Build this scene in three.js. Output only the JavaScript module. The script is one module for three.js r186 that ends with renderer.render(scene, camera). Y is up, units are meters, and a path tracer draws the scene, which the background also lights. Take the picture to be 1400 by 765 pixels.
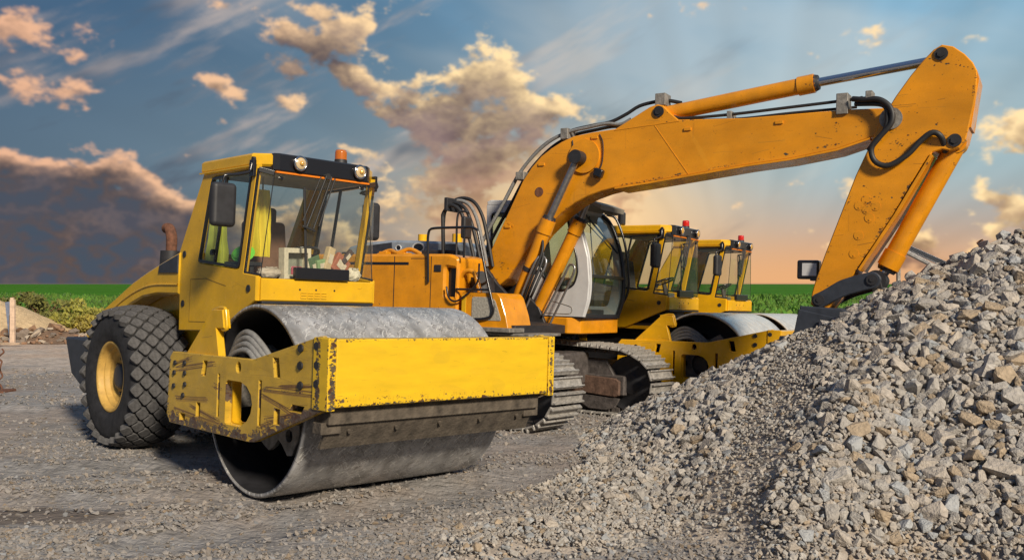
import * as THREE from 'three';
import { mergeGeometries, toCreasedNormals, mergeVertices } from 'three/addons/utils/BufferGeometryUtils.js';
import { RoundedBoxGeometry } from 'three/addons/geometries/RoundedBoxGeometry.js';
import { ConvexGeometry } from 'three/addons/geometries/ConvexGeometry.js';

// ---------- camera ----------
const EYE = 1.81, FOCAL = 1276.44;             // focal length in pixels of a 1400 x 765 picture
const scene = new THREE.Scene();
const camera = new THREE.PerspectiveCamera(2 * Math.atan(382.5 / FOCAL) * 180 / Math.PI, 1400 / 765, 0.1, 6000);
camera.position.set(0, EYE, 0);
camera.rotation.set(0.0043, 0, 0);
const renderer = new THREE.WebGLRenderer({ antialias: true });
renderer.toneMapping = THREE.LinearToneMapping;
renderer.toneMappingExposure = 1.14;
renderer.shadowMap.enabled = true;

// ---------- random numbers and noise ----------
function rng(seed) { let a = seed >>> 0; return () => { a = (a + 0x6D2B79F5) >>> 0; let t = a; t = Math.imul(t ^ (t >>> 15), t | 1); t ^= t + Math.imul(t ^ (t >>> 7), t | 61); return ((t ^ (t >>> 14)) >>> 0) / 4294967296; }; }
const PERM = new Uint8Array(512); { const r = rng(11), p = [...Array(256).keys()]; for (let i = 255; i > 0; i--) { const j = Math.floor(r() * (i + 1)); [p[i], p[j]] = [p[j], p[i]]; } for (let i = 0; i < 512; i++) PERM[i] = p[i & 255]; }
const GX = new Float32Array(256), GY = new Float32Array(256), GZ = new Float32Array(256); { const r = rng(5); for (let i = 0; i < 256; i++) { const z = 2 * r() - 1, a = 6.2832 * r(), s = Math.sqrt(1 - z * z); GX[i] = s * Math.cos(a); GY[i] = s * Math.sin(a); GZ[i] = z; } }
function noise3(x, y, z) {
  const xi = Math.floor(x), yi = Math.floor(y), zi = Math.floor(z); x -= xi; y -= yi; z -= zi;
  const X = xi & 255, Y = yi & 255, Z = zi & 255, u = x * x * x * (x * (x * 6 - 15) + 10), v = y * y * y * (y * (y * 6 - 15) + 10), w = z * z * z * (z * (z * 6 - 15) + 10);
  const A = PERM[X] + Y, B = PERM[X + 1] + Y, AA = PERM[A & 255] + Z, AB = PERM[(A + 1) & 255] + Z, BA = PERM[B & 255] + Z, BB = PERM[(B + 1) & 255] + Z;
  const g = (h, a, b, c) => { const k = PERM[h & 255]; return GX[k] * a + GY[k] * b + GZ[k] * c; };
  const x0 = g(AA, x, y, z), x1 = g(BA, x - 1, y, z), x2 = g(AB, x, y - 1, z), x3 = g(BB, x - 1, y - 1, z);
  const x4 = g(AA + 1, x, y, z - 1), x5 = g(BA + 1, x - 1, y, z - 1), x6 = g(AB + 1, x, y - 1, z - 1), x7 = g(BB + 1, x - 1, y - 1, z - 1);
  const a = x0 + u * (x1 - x0), b = x2 + u * (x3 - x2), c = x4 + u * (x5 - x4), d = x6 + u * (x7 - x6), e = a + v * (b - a), f = c + v * (d - c);
  return (e + w * (f - e)) * 1.5;
}
function fbmR(x, y, z, o) { let s = 0, a = 0.46; for (let i = 0; i < o; i++) { s += a * noise3(x, y, z); x = x * 2.07 + 7.1; y = y * 2.07 + 3.7; z = z * 2.07 + 1.3; a *= 0.6; } return s; }
function fbm(x, y, z, o) { let s = 0, a = 0.5; for (let i = 0; i < o; i++) { s += a * noise3(x, y, z); x = x * 2.03 + 7.1; y = y * 2.03 + 3.7; z = z * 2.03 + 1.3; a *= 0.5; } return s; }
const clamp = (x, a = 0, b = 1) => Math.min(b, Math.max(a, x)), smooth = (a, b, x) => { const t = clamp((x - a) / (b - a)); return t * t * (3 - 2 * t); }, lerp = (a, b, t) => a + (b - a) * t;
const lin = (c) => { c /= 255; return c <= 0.04045 ? c / 12.92 : Math.pow((c + 0.055) / 1.055, 2.4); }, rgb = (r, g, b) => [lin(r), lin(g), lin(b)];
const mix3 = (a, b, t) => [a[0] + (b[0] - a[0]) * t, a[1] + (b[1] - a[1]) * t, a[2] + (b[2] - a[2]) * t];

// ---------- sun (soft, high at the right behind the camera) ----------
const SUN_AZ = 147 * Math.PI / 180, SUN_EL = 33 * Math.PI / 180;
const sunDir = new THREE.Vector3(Math.sin(SUN_AZ) * Math.cos(SUN_EL), Math.sin(SUN_EL), -Math.cos(SUN_AZ) * Math.cos(SUN_EL));
const sun = new THREE.DirectionalLight(new THREE.Color().setRGB(1, 0.88, 0.7), 4.4);
sun.position.copy(sunDir).multiplyScalar(60); sun.target.position.set(0, 0, -10); scene.add(sun, sun.target);
sun.castShadow = true; sun.shadow.radius = 15; sun.shadow.mapSize.set(4096, 4096);
Object.assign(sun.shadow.camera, { left: -30, right: 30, top: 30, bottom: -30, near: 1, far: 140 });

// ---------- sky: blue evening air with dark banks and lit cumulus ----------
function makeSky() {
  const W = 4096, Hh = 2048, data = new Float32Array(W * Hh * 4), D = Math.PI / 180;
  const px = (u, v) => [Math.atan((u - 700) / FOCAL) / D, Math.atan((388 - v) / Math.hypot(FOCAL, u - 700)) / D];
  // cloud masses: [azimuth, elevation, half width, half height, tilt, amount, how dark inside]
  const M = (u, v, w, h, tilt, amt, dark = 0) => { const c = px(u, v); return [c[0], c[1], w / 22.3, h / 22.3, tilt * D, amt, dark]; };
  const masses = [
    M(90, 285, 230, 46, -9, 0.95, 1), M(240, 330, 160, 60, 0, 0.85, 1), M(0, 345, 150, 50, 0, 0.75, 0.9), M(170, 225, 120, 18, -27, 0.5, 0.2), M(150, 372, 360, 30, 0, 0.8, 0.8), M(-10, 225, 60, 44, 0, 0.66, 0.5),
    M(55, 45, 70, 30, -14, 0.74), M(110, 138, 50, 24, -12, 0.7), M(28, 95, 46, 20, -8, 0.64), M(302, 132, 52, 26, -12, 0.76), M(92, 306, 50, 22, -12, 0.3, -3), M(415, 46, 60, 17, -24, 0.56, 0.3), M(398, 148, 26, 26, -40, 0.66), M(380, 95, 30, 20, 0, 0.62, 0.4), M(490, 32, 50, 20, -30, 0.56), M(340, 22, 36, 12, -10, 0.4), M(420, 5, 60, 12, -20, 0.4),
    M(545, 150, 105, 34, -34, 0.66, 0.6), M(660, 190, 170, 50, -24, 0.58, 0.42), M(560, 245, 110, 40, -14, 0.58, 0.3), M(480, 200, 40, 20, -20, 0.4), M(690, 120, 86, 34, -20, 0.62), M(800, 150, 90, 30, 8, 0.5), M(600, 300, 170, 30, -4, 0.5, 0.25), M(790, 235, 130, 40, -8, 0.44, 0), M(520, 345, 120, 18, 0, 0.45, 0.3), M(900, 270, 130, 36, 0, 0.22), M(505, 105, 40, 14, -20, 0.35),
    M(1388, 170, 38, 56, -20, 0.8), M(1370, 275, 56, 26, -35, 0.72), M(1290, 345, 110, 44, 0, 0.85, 0.9), M(1410, 312, 50, 34, 0, 0.55), M(1080, 372, 130, 12, 0, 0.34), M(1090, 322, 26, 9, 0, 0.32), M(900, 15, 280, 26, 0, 0.22), M(620, 40, 130, 40, -30, 0.26), M(1250, 90, 160, 30, -14, 0.2), M(1050, 250, 170, 40, -8, 0.2),
  ];
  const sum = (az, el) => { let c = 0, k = 0; for (const m of masses) { const ax = az - m[0], ay = el - m[1]; if (Math.abs(ax) > m[2] * 2.2 + 2 || Math.abs(ay) > 8) continue; const ct = Math.cos(m[4]), st = Math.sin(m[4]), qx = (ax * ct + ay * st) / m[2], qy = (-ax * st + ay * ct) / m[3], g = m[5] * Math.exp(-(qx * qx + qy * qy)); c += g; k += g * m[6]; } return [Math.min(c, 0.95), c > 0.01 ? clamp(k / c, -1, 1) : 0]; };
  const inFrame = (az, el) => smooth(48, 34, Math.abs(az)) * smooth(34, 22, el);
  function thick(az, el, oct) {            // how much cloud, how dark
    const ce = Math.cos(el * D), dx = Math.sin(az * D) * ce, dy = Math.sin(el * D), dz = -Math.cos(az * D) * ce, inside = inFrame(az, el);
    const wx = 1.5 * noise3(dx * 9, dy * 14, dz * 9) + 0.6 * noise3(dx * 26, dy * 36, dz * 26), wy = 0.9 * noise3(dx * 9 + 30, dy * 14, dz * 9) + 0.4 * noise3(dx * 26 + 9, dy * 36, dz * 26);
    let cov = 0, dark = 0.4; if (inside > 0) { [cov, dark] = sum(az + wx, el + wy); }
    if (inside < 1) { cov = cov * inside + (1 - inside) * (0.2 + 0.5 * noise3(dx * 3.1, dy * 5.5, dz * 3.1 + 9)); dark = lerp(0.45, dark, inside); }
    if (cov < 0.03) return [-1, 0, 0];
    const k = 13, K = 23, n = fbmR(dx * k, dy * K, dz * k, oct), bill = 1 - 2.4 * Math.abs(fbm(dx * 30 + 5, dy * 48, dz * 30, oct - 2));
    return [cov + 1.08 * n + 0.22 * (bill - 0.6) - 0.44, dark, bill];
  }
  function shade(az, el, oct) {
    const ce = Math.cos(el * D), dx = Math.sin(az * D) * ce, dy = Math.sin(el * D), dz = -Math.cos(az * D) * ce, e = clamp(el / 17);
    // air: slate blue away from the glow, paler and warmer on its side
    const across = 0.06 + 0.94 * Math.exp(-Math.pow((az - 27) / 36, 2)) + 0.2 * Math.exp(-Math.pow((Math.abs(az) > 90 ? az - 153 : 200) / 40, 2));
    const top = mix3(rgb(42, 70, 104), rgb(122, 164, 190), across), mid = mix3(rgb(66, 88, 110), rgb(154, 176, 182), across), low = mix3(rgb(64, 62, 66), rgb(196, 156, 124), smooth(0.15, 0.8, across));
    let c = e < 0.42 ? mix3(low, mid, smooth(0, 0.42, e)) : mix3(mid, top, smooth(0.35, 1.05, e));
    c = mix3(c, rgb(255, 212, 150), 0.9 * Math.exp(-Math.pow((az - 3.5) / 8.5, 2) - Math.pow((el - 4.4) / 3.6, 2))); c = mix3(c, rgb(236, 172, 112), 0.6 * Math.exp(-Math.pow((az - 17) / 13, 2) - Math.pow(el / 2.4, 2)));
    if (el > 17) c = mix3(c, rgb(66, 98, 136), smooth(17, 70, el));
    const fx = az - 14, fy = el + 3, ang = Math.atan2(fy, fx), rad = Math.hypot(fx, fy), ray = noise3(ang * 6.5, 3.1, 0.4) + 0.5 * noise3(ang * 15, 9.1, 0.2); c = c.map((q) => q * (1 + 0.15 * ray * smooth(5, 14, rad) * smooth(70, 22, rad)));
    const hz = 0.5 + fbm(dx * 2.6 + 4, dy * 7 + dx * 1.5, dz * 2.6, 5); c = mix3(c, mix3(rgb(120, 130, 142), rgb(204, 208, 204), across), (0.12 + 0.3 * inFrame(az, el)) * smooth(0.42, 0.85, hz));
    // thin streaks of higher cloud, drawn out from upper left to lower right
    const sa = az * 0.906 + el * 0.42, sb = -az * 0.42 + el * 0.906, st = fbmR(sa * 0.07 + 3, sb * 0.36, 1.5 + Math.abs(az) * 0.003, 6), tone = fbm(sa * 0.11 + 9, sb * 0.3, 4.4, 4), zone = (0.35 + 0.65 * smooth(10, -6, az)) * smooth(95, 50, Math.abs(az));
    c = mix3(c, mix3(mix3(rgb(64, 74, 90), rgb(106, 104, 110), clamp(across)), mix3(rgb(176, 160, 156), rgb(226, 206, 182), clamp(across)), smooth(-0.18, 0.3, tone)), 0.6 * zone * smooth(0.02, 0.42, st));
    const [t, dark, bill] = thick(az, el, oct), a = smooth(0, 0.3, t);
    if (a > 0.002) {
      // light reaches the cloud from above and from the glow: add up the cloud on the way
      let path = 0; const gx = clamp((8 - az) / 30, -0.5, 0.5); for (const s of [0.5, 1.1, 2.0]) path += Math.max(0, thick(az + s * gx, el + s * 0.95, oct - 1)[0] + 0.03);
      let lit = Math.exp(-path * (0.95 + 2.8 * Math.max(0, dark))) * (1 - 0.6 * Math.max(0, dark) * smooth(0.2, 0.7, t)); lit = clamp(lit * (0.6 + 0.6 * bill) + 0.12 * (bill - 0.5) + (dark < 0 ? 0.25 : 0));
      const warm = Math.exp(-Math.pow((az + 1) / 14, 2)), far = smooth(8, 26, az);
      let bright = mix3(rgb(226, 174, 140), rgb(255, 222, 166), clamp(warm + far)), dull = mix3(mix3(rgb(58, 63, 74), rgb(118, 100, 100), clamp(warm * 1.1)), rgb(128, 96, 82), far);
      dull = mix3(dull, rgb(206, 150, 104), 0.75 * Math.exp(-Math.pow((az - 3) / 9, 2) - Math.pow((el - 3.6) / 3.4, 2))); { const dn = smooth(-0.3, 0.35, fbm(dx * 16 + 3, dy * 40, dz * 16, 5)); dull = mix3(dull.map((q) => q * 0.72), dull.map((q) => q * 1.25), dn); }
      if (el < 3.5) bright = mix3(bright, rgb(246, 178, 108), smooth(3.5, 0, el) * 0.7);
      c = mix3(c, mix3(dull, bright, lit), a * 0.96);
    }
    return c;
  }
  const azel = (x, y) => { let az = ((x + 0.5) / W) * 360 - 180 + 90; if (az > 180) az -= 360; return [az, ((y + 0.5) / Hh - 0.5) * 180]; };
  const put = (x, y, c) => { const i = (y * W + x) * 4; data[i] = c[0]; data[i + 1] = c[1]; data[i + 2] = c[2]; data[i + 3] = 1; };
  const ground = rgb(112, 104, 96);
  for (let y = 0; y < 1020; y++) for (let x = 0; x < W; x++) put(x, y, ground);
  const S = 8, x0 = 576, x1 = 1472, y0 = 1016, y1 = 1328;      // the part in view is computed at every pixel, the rest at every eighth
  const cw = W / S + 1, ch = (Hh - 1016) / S + 1, coarse = new Array(cw * ch);
  for (let j = 0; j < ch; j++) for (let i = 0; i < cw; i++) coarse[j * cw + i] = shade(...azel((i * S) % W, Math.min(1016 + j * S, Hh - 1)), 4);
  for (let y = 1016; y < Hh; y++) for (let x = 0; x < W; x++) {
    if (x >= x0 && x < x1 && y < y1) { put(x, y, shade(...azel(x, y), 7)); continue; }
    const fx = x / S, fy = (y - 1016) / S, i = Math.floor(fx), j = Math.min(Math.floor(fy), ch - 2), a = fx - i, b = fy - j;
    put(x, y, mix3(mix3(coarse[j * cw + i], coarse[j * cw + i + 1], a), mix3(coarse[(j + 1) * cw + i], coarse[(j + 1) * cw + i + 1], a), b));
  }
  const t = new THREE.DataTexture(data, W, Hh, THREE.RGBAFormat, THREE.FloatType);
  t.mapping = THREE.EquirectangularReflectionMapping; t.magFilter = t.minFilter = THREE.LinearFilter; t.wrapS = THREE.RepeatWrapping; t.needsUpdate = true; return t;
}
const skyTexture = makeSky();
scene.background = skyTexture; scene.environment = skyTexture;

// ---------- the lie of the yard: one gentle slope, down to the right and away ----------
const ROLL = -0.0295, PITCH = 0.0185, BASE = { x: -1.4244, d: 8.5313 };
function basis(yaw) {            // local x forward, y up, z to the machine's right; returned as columns in world axes
  const c = Math.cos(yaw), s = Math.sin(yaw), cr = Math.cos(ROLL), sr = Math.sin(ROLL), cp = Math.cos(PITCH), sp = Math.sin(PITCH);
  const turn = ([x, y, d]) => { const y1 = cp * y - sp * d, d1 = sp * y + cp * d; return new THREE.Vector3(cr * x - sr * y1, sr * x + cr * y1, -d1); };
  return new THREE.Matrix4().makeBasis(turn([c, 0, -s]), turn([0, 1, 0]), turn([-s, 0, -c]));
}
const UPN = (() => { const e = basis(0).elements; return [e[4], e[5], -e[6]]; })();
const slopeAt = (x, d) => -(UPN[0] * (x - BASE.x) + UPN[2] * (d - BASE.d)) / UPN[1];
function yardY(x, d) {            // height of the bare yard
  const k = smooth(13, 9, Math.abs(x - 1)) * smooth(30, 21, d) * smooth(-9, -3, d);
  return slopeAt(clamp(x, -14, 14), clamp(d, -2, 30)) * k + (1 - k) * 0.0;
}
function stand(o, x, d, yaw, dy = 0) { const m = basis(yaw); m.setPosition(x, slopeAt(x, d) + dy, -d); m.decompose(o.position, o.quaternion, o.scale); o.updateMatrixWorld(true); return o; }

// ---------- naming ----------
const taken = new Map();
function numbered(name) { const n = taken.get(name) ?? 0; taken.set(name, n + 1); return n ? `${name}_${String(n).padStart(3, '0')}` : name; }
function thing(name, label, category, group) { const o = new THREE.Group(); o.name = numbered(name); o.userData = { label, category }; if (group) o.userData.group = group; scene.add(o); return o; }
function shadows(m) { m.castShadow = m.receiveShadow = true; return m; }
function boxUV(g) {               // uv in metres along the two axes a face lies across
  g = g.index ? g.toNonIndexed() : g; const p = g.attributes.position, n = g.attributes.normal, uv = new Float32Array(p.count * 2);
  for (let i = 0; i < p.count; i += 3) {
    let ax = 0, ay = 0, az = 0; for (let k = i; k < i + 3; k++) { ax += n.getX(k); ay += n.getY(k); az += n.getZ(k); } ax = Math.abs(ax); ay = Math.abs(ay); az = Math.abs(az);
    for (let k = i; k < i + 3; k++) { const x = p.getX(k), y = p.getY(k), z = p.getZ(k); uv[2 * k] = az >= ax && az >= ay ? x : ax >= ay ? z : x; uv[2 * k + 1] = az >= ax && az >= ay ? y : ax >= ay ? y : z; }
  }
  g.setAttribute('uv', new THREE.BufferAttribute(uv, 2)); return g;
}
function join(geoms) {
  geoms = [geoms].flat(Infinity).map((g) => { g = g.userData.keepUV ? (g.index ? g.toNonIndexed() : g) : boxUV(g); for (const k of Object.keys(g.attributes)) if (!['position', 'normal', 'uv'].includes(k)) g.deleteAttribute(k); return g; });
  return geoms.length === 1 ? geoms[0] : mergeGeometries(geoms);
}
function part(parent, name, geoms, material, label) { const m = shadows(new THREE.Mesh(geoms.isBufferGeometry && geoms.userData.done ? geoms : join(geoms), material)); m.name = name; if (label) m.userData.label = label; parent.add(m); return m; }
function structure(name, g, material) { const m = shadows(new THREE.Mesh(g, material)); m.name = name; m.userData.kind = 'structure'; scene.add(m); return m; }

// ---------- shapes ----------
const V = (x, y, z) => new THREE.Vector3(x, y, z);
function box(x0, x1, y0, y1, z0, z1, r = 0.008) { const w = Math.abs(x1 - x0), h = Math.abs(y1 - y0), d = Math.abs(z1 - z0); r = Math.min(r, w * 0.4, h * 0.4, d * 0.4); const g = r > 0.0015 ? new RoundedBoxGeometry(w, h, d, 1, r) : new THREE.BoxGeometry(w, h, d); return g.translate((x0 + x1) / 2, (y0 + y1) / 2, (z0 + z1) / 2); }
function shapeOf(pts, holes = []) { const s = new THREE.Shape(pts.map((p) => new THREE.Vector2(...p))); for (const h of holes) s.holes.push(new THREE.Path(h.map((p) => new THREE.Vector2(...p)))); return s; }
function prism(pts, z0, z1, holes = [], bevel = 0.006) {   // outline in x, y; thick from z0 to z1
  const g = new THREE.ExtrudeGeometry(shapeOf(pts, holes), { depth: Math.max(z1 - z0 - 2 * bevel, 0.001), bevelEnabled: bevel > 0, bevelSize: bevel, bevelThickness: bevel, bevelSegments: 1, bevelOffset: -bevel, curveSegments: 10, steps: 1 });
  return g.translate(0, 0, z0 + bevel);
}
function prismY(pts, y0, y1, holes = [], bevel = 0.006) { return prism(pts.map(([x, z]) => [x, -z]), y0, y1, holes.map((h) => h.map(([x, z]) => [x, -z])), bevel).rotateX(-Math.PI / 2); }   // outline in x, z
function prismX(pts, x0, x1, holes = [], bevel = 0.006) { return prism(pts.map(([z, y]) => [-z, y]), x0, x1, holes.map((h) => h.map(([z, y]) => [-z, y])), bevel).rotateY(Math.PI / 2); }   // outline in z, y
function rod(a, b, r0, r1 = r0, seg = 16, open = false) { const d = b.clone().sub(a), g = new THREE.CylinderGeometry(r1, r0, d.length(), seg, 1, open); g.applyQuaternion(new THREE.Quaternion().setFromUnitVectors(V(0, 1, 0), d.normalize())); return g.translate((a.x + b.x) / 2, (a.y + b.y) / 2, (a.z + b.z) / 2); }
function tube(pts, r, n = 32, seg = 8, tension = 0.5) { const c = new THREE.CatmullRomCurve3(pts.map((p) => (p.isVector3 ? p : V(...p))), false, 'catmullrom', tension); return new THREE.TubeGeometry(c, n, r, seg, false); }
function pin(x, y, z0, z1, r, seg = 20) { return rod(V(x, y, z0), V(x, y, z1), r, r, seg); }
function bar(a, b, w, h, r = 0.006) {   // square bar between two points: w across, h in the plane of y
  const d = b.clone().sub(a), L = d.length(), g = new RoundedBoxGeometry(L, h, w, 1, Math.min(r, w * 0.4, h * 0.4)); const ex = d.normalize(), ez = ex.clone().cross(V(0, 1, 0)); if (ez.length() < 1e-3) ez.set(0, 0, 1); ez.normalize(); const ey = ez.clone().cross(ex);
  return g.applyMatrix4(new THREE.Matrix4().makeBasis(ex, ey, ez)).translate((a.x + b.x) / 2, (a.y + b.y) / 2, (a.z + b.z) / 2);
}
function lathe(profile, seg = 48) { return new THREE.LatheGeometry(profile.map((p) => new THREE.Vector2(...p)), seg); }   // about y
const alongZ = (g) => g.rotateX(Math.PI / 2);
function circle(cx, cy, r, n = 20, ry = r) { return Array.from({ length: n }, (_, i) => [cx + r * Math.cos(i / n * 2 * Math.PI), cy + ry * Math.sin(i / n * 2 * Math.PI)]); }
function slot(cx, cy, w, h, lean = 0) { return [[cx - w / 2 - lean, cy - h / 2], [cx + w / 2 - lean, cy - h / 2], [cx + w / 2 + lean, cy + h / 2], [cx - w / 2 + lean, cy + h / 2]]; }
function roundPoly(pts, r, n = 4) {   // rounds the corners of an outline
  const out = []; pts.forEach((p, i) => {
    const a = pts[(i + pts.length - 1) % pts.length], b = pts[(i + 1) % pts.length], rr = p[2] ?? r, la = Math.hypot(a[0] - p[0], a[1] - p[1]), lb = Math.hypot(b[0] - p[0], b[1] - p[1]), q = Math.min(rr, la * 0.45, lb * 0.45);
    const s = [p[0] + (a[0] - p[0]) / la * q, p[1] + (a[1] - p[1]) / la * q], e = [p[0] + (b[0] - p[0]) / lb * q, p[1] + (b[1] - p[1]) / lb * q];
    for (let k = 0; k <= n; k++) { const t = k / n, u = 1 - t; out.push([u * u * s[0] + 2 * u * t * p[0] + t * t * e[0], u * u * s[1] + 2 * u * t * p[1] + t * t * e[1]]); }
  }); return out;
}

// ---------- textures: what the surfaces are made of ----------
const toS = (c) => Math.round(255 * clamp(c <= 0.0031308 ? c * 12.92 : 1.055 * Math.pow(c, 1 / 2.4) - 0.055));
function colourTexture(w, h, fn, metres = 1) {
  const d = new Uint8Array(w * h * 4); for (let y = 0; y < h; y++) for (let x = 0; x < w; x++) { const c = fn(x / w, y / h), i = (y * w + x) * 4; d[i] = toS(c[0]); d[i + 1] = toS(c[1]); d[i + 2] = toS(c[2]); d[i + 3] = 255; }
  const t = new THREE.DataTexture(d, w, h, THREE.RGBAFormat); t.colorSpace = THREE.SRGBColorSpace; t.wrapS = t.wrapT = THREE.RepeatWrapping; t.magFilter = t.minFilter = THREE.LinearFilter; t.repeat.set(1 / metres, 1 / metres); t.needsUpdate = true; return t;
}
function valueTexture(w, h, fn, metres = 1) {
  const d = new Uint8Array(w * h * 4); for (let y = 0; y < h; y++) for (let x = 0; x < w; x++) { const c = Math.round(255 * clamp(fn(x / w, y / h))), i = (y * w + x) * 4; d[i] = d[i + 1] = d[i + 2] = c; d[i + 3] = 255; }
  const t = new THREE.DataTexture(d, w, h, THREE.RGBAFormat); t.wrapS = t.wrapT = THREE.RepeatWrapping; t.magFilter = t.minFilter = THREE.LinearFilter; t.repeat.set(1 / metres, 1 / metres); t.needsUpdate = true; return t;
}
// tiling noise, computed once and looked up
const TILES = [0, 1, 2, 3].map((seed) => { const N = 512, out = new Float32Array(N * N), pn = (x, y, p, k) => { const xi = Math.floor(x), yi = Math.floor(y), fx = x - xi, fy = y - yi, u = fx * fx * fx * (fx * (fx * 6 - 15) + 10), v = fy * fy * fy * (fy * (fy * 6 - 15) + 10), g = (i, j, a, b) => { const h = PERM[(PERM[((i % p) + p) % p + k] + ((j % p) + p) % p) & 255]; return GX[h] * a + GY[h] * b; }; const n0 = g(xi, yi, fx, fy), n1 = g(xi + 1, yi, fx - 1, fy), n2 = g(xi, yi + 1, fx, fy - 1), n3 = g(xi + 1, yi + 1, fx - 1, fy - 1), q = n0 + u * (n1 - n0); return 1.7 * (q + v * (n2 + u * (n3 - n2) - q)); };
  for (let y = 0; y < N; y++) for (let x = 0; x < N; x++) { let s = 0, am = 0.6, p = 8; for (let o = 0; o < 5; o++) { s += am * pn(x / N * p, y / N * p, p, seed * 31 + o * 7); p *= 2; am *= 0.56; } out[y * N + x] = s; } return out; });
function tile(u, v, f, o, seed = 0) { const k = Math.max(1, Math.round(f / 8)), T = TILES[Math.floor(seed) & 3], x = (u * k + seed * 0.137) * 512, y = (v * k + seed * 0.291) * 512, xi = Math.floor(x), yi = Math.floor(y), a = x - xi, b = y - yi, at = (i, j) => T[(j & 511) * 512 + (i & 511)]; return lerp(lerp(at(xi, yi), at(xi + 1, yi), a), lerp(at(xi, yi + 1), at(xi + 1, yi + 1), a), b); }
// scratches, chips and dirt drawn on a sheet of paint
function paintSheet(w, h, base, opt) {
  const cv = document.createElement('canvas'); cv.width = w; cv.height = h; const g = cv.getContext('2d'), r = rng(opt.seed), css = (c, a = 1) => `rgba(${toS(c[0])},${toS(c[1])},${toS(c[2])},${a})`;
  g.fillStyle = css(base); g.fillRect(0, 0, w, h);
  const img = g.getImageData(0, 0, w, h), q = img.data;
  for (let y = 0; y < h; y++) for (let x = 0; x < w; x++) { const n = tile(x / w, y / h, opt.freq ?? 6, 4, opt.seed), k = 1 + (opt.cloud ?? 0.16) * n, dusty = clamp(0.5 * (opt.dust ?? 0.12) + (opt.dust ?? 0.12) * tile(x / w, y / h, 14, 4, opt.seed + 3)), i = (y * w + x) * 4; for (let c = 0; c < 3; c++) q[i + c] = clamp(q[i + c] * k + (([122, 108, 88])[c] - q[i + c]) * dusty, 0, 255); }
  g.putImageData(img, 0, 0);
  for (let i = 0; i < (opt.specks ?? 200); i++) { g.fillStyle = css([0.05 + 0.05 * r(), 0.03, 0.02], 0.3 + 0.5 * r()); g.beginPath(); g.ellipse(r() * w, r() * h, 0.5 + 2.6 * r() * r(), 0.5 + 1.6 * r() * r(), r() * 3, 0, 7); g.fill(); }
  for (let i = 0; i < (opt.scratches ?? 20); i++) { const x = r() * w, y = r() * h, L = (0.1 + r()) * (opt.long ?? 90), t = (r() - 0.5) * 0.5; g.strokeStyle = css(r() < 0.5 ? [0.10, 0.045, 0.02] : [0.2, 0.12, 0.05], 0.35 + 0.45 * r()); g.lineWidth = 0.6 + 1.6 * r() * r(); g.beginPath(); g.moveTo(x, y); g.quadraticCurveTo(x + L * 0.5, y + L * t * 0.6 + 5 * (r() - 0.5), x + L, y + L * t); g.stroke(); }
  if (opt.extra) opt.extra(g, r, css, w, h);
  const t = new THREE.CanvasTexture(cv); t.colorSpace = THREE.SRGBColorSpace; t.wrapS = t.wrapT = THREE.RepeatWrapping; t.magFilter = t.minFilter = THREE.LinearFilter; if (opt.metres) t.repeat.set(1 / opt.metres[0], 1 / opt.metres[1]); if (opt.at) { t.offset.set(-opt.at[0] / opt.metres[0], -opt.at[1] / opt.metres[1]); } return t;
}
function chips(g, r, css, x0, y0, x1, y1, n, size, colours) {   // ragged flakes scattered about a line
  const spots = Array.from({ length: Math.max(2, Math.round(n / 14)) }, () => [r(), 0.01 + 0.05 * r() * r(), 0.5 + 1.1 * r()]);
  for (let i = 0; i < n; i++) { const c = spots[Math.floor(r() * spots.length)], t = clamp(r() < 0.25 ? r() : c[0] + c[1] * (r() + r() - 1) * 2), x = lerp(x0, x1, t) + (r() - 0.5) * size * 2.4, y = lerp(y0, y1, t) + (r() - 0.5) * size * 2.4, s = size * c[2] * (0.12 + r() * r()); g.fillStyle = css(colours[Math.floor(r() * colours.length)], 0.55 + 0.45 * r()); g.beginPath(); for (let k = 0; k < 7; k++) { const a = k / 7 * 6.283, q = s * (0.35 + 0.8 * r()); g.lineTo(x + Math.cos(a) * q * 1.5, y + Math.sin(a) * q); } g.fill(); }
}
const RUST = [0.075, 0.032, 0.018], MUD = [0.10, 0.075, 0.055], STEELDARK = [0.055, 0.05, 0.048], YELLOW = [0.73, 0.41, 0.012], WARMLIT = [0.80, 0.42, 0.008], ORANGE = [0.70, 0.272, 0.007];
const P = (o) => new THREE.MeshPhysicalMaterial(o), S = (o) => new THREE.MeshStandardMaterial(o), C = (r, g, b) => new THREE.Color().setRGB(r, g, b);
const grime = valueTexture(512, 512, (u, v) => 0.5 + 0.55 * tile(u, v, 9, 5, 2), 1.3);
const fineBump = valueTexture(512, 512, (u, v) => 0.5 + 0.5 * tile(u, v, 26, 4, 4), 0.8);
const mottled = (c, amt, seed, metres = 1.2, f = 7) => colourTexture(512, 512, (u, v) => { const n = 1 + amt * tile(u, v, f, 5, seed); return c.map((q) => clamp(q * n)); }, metres);
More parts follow.
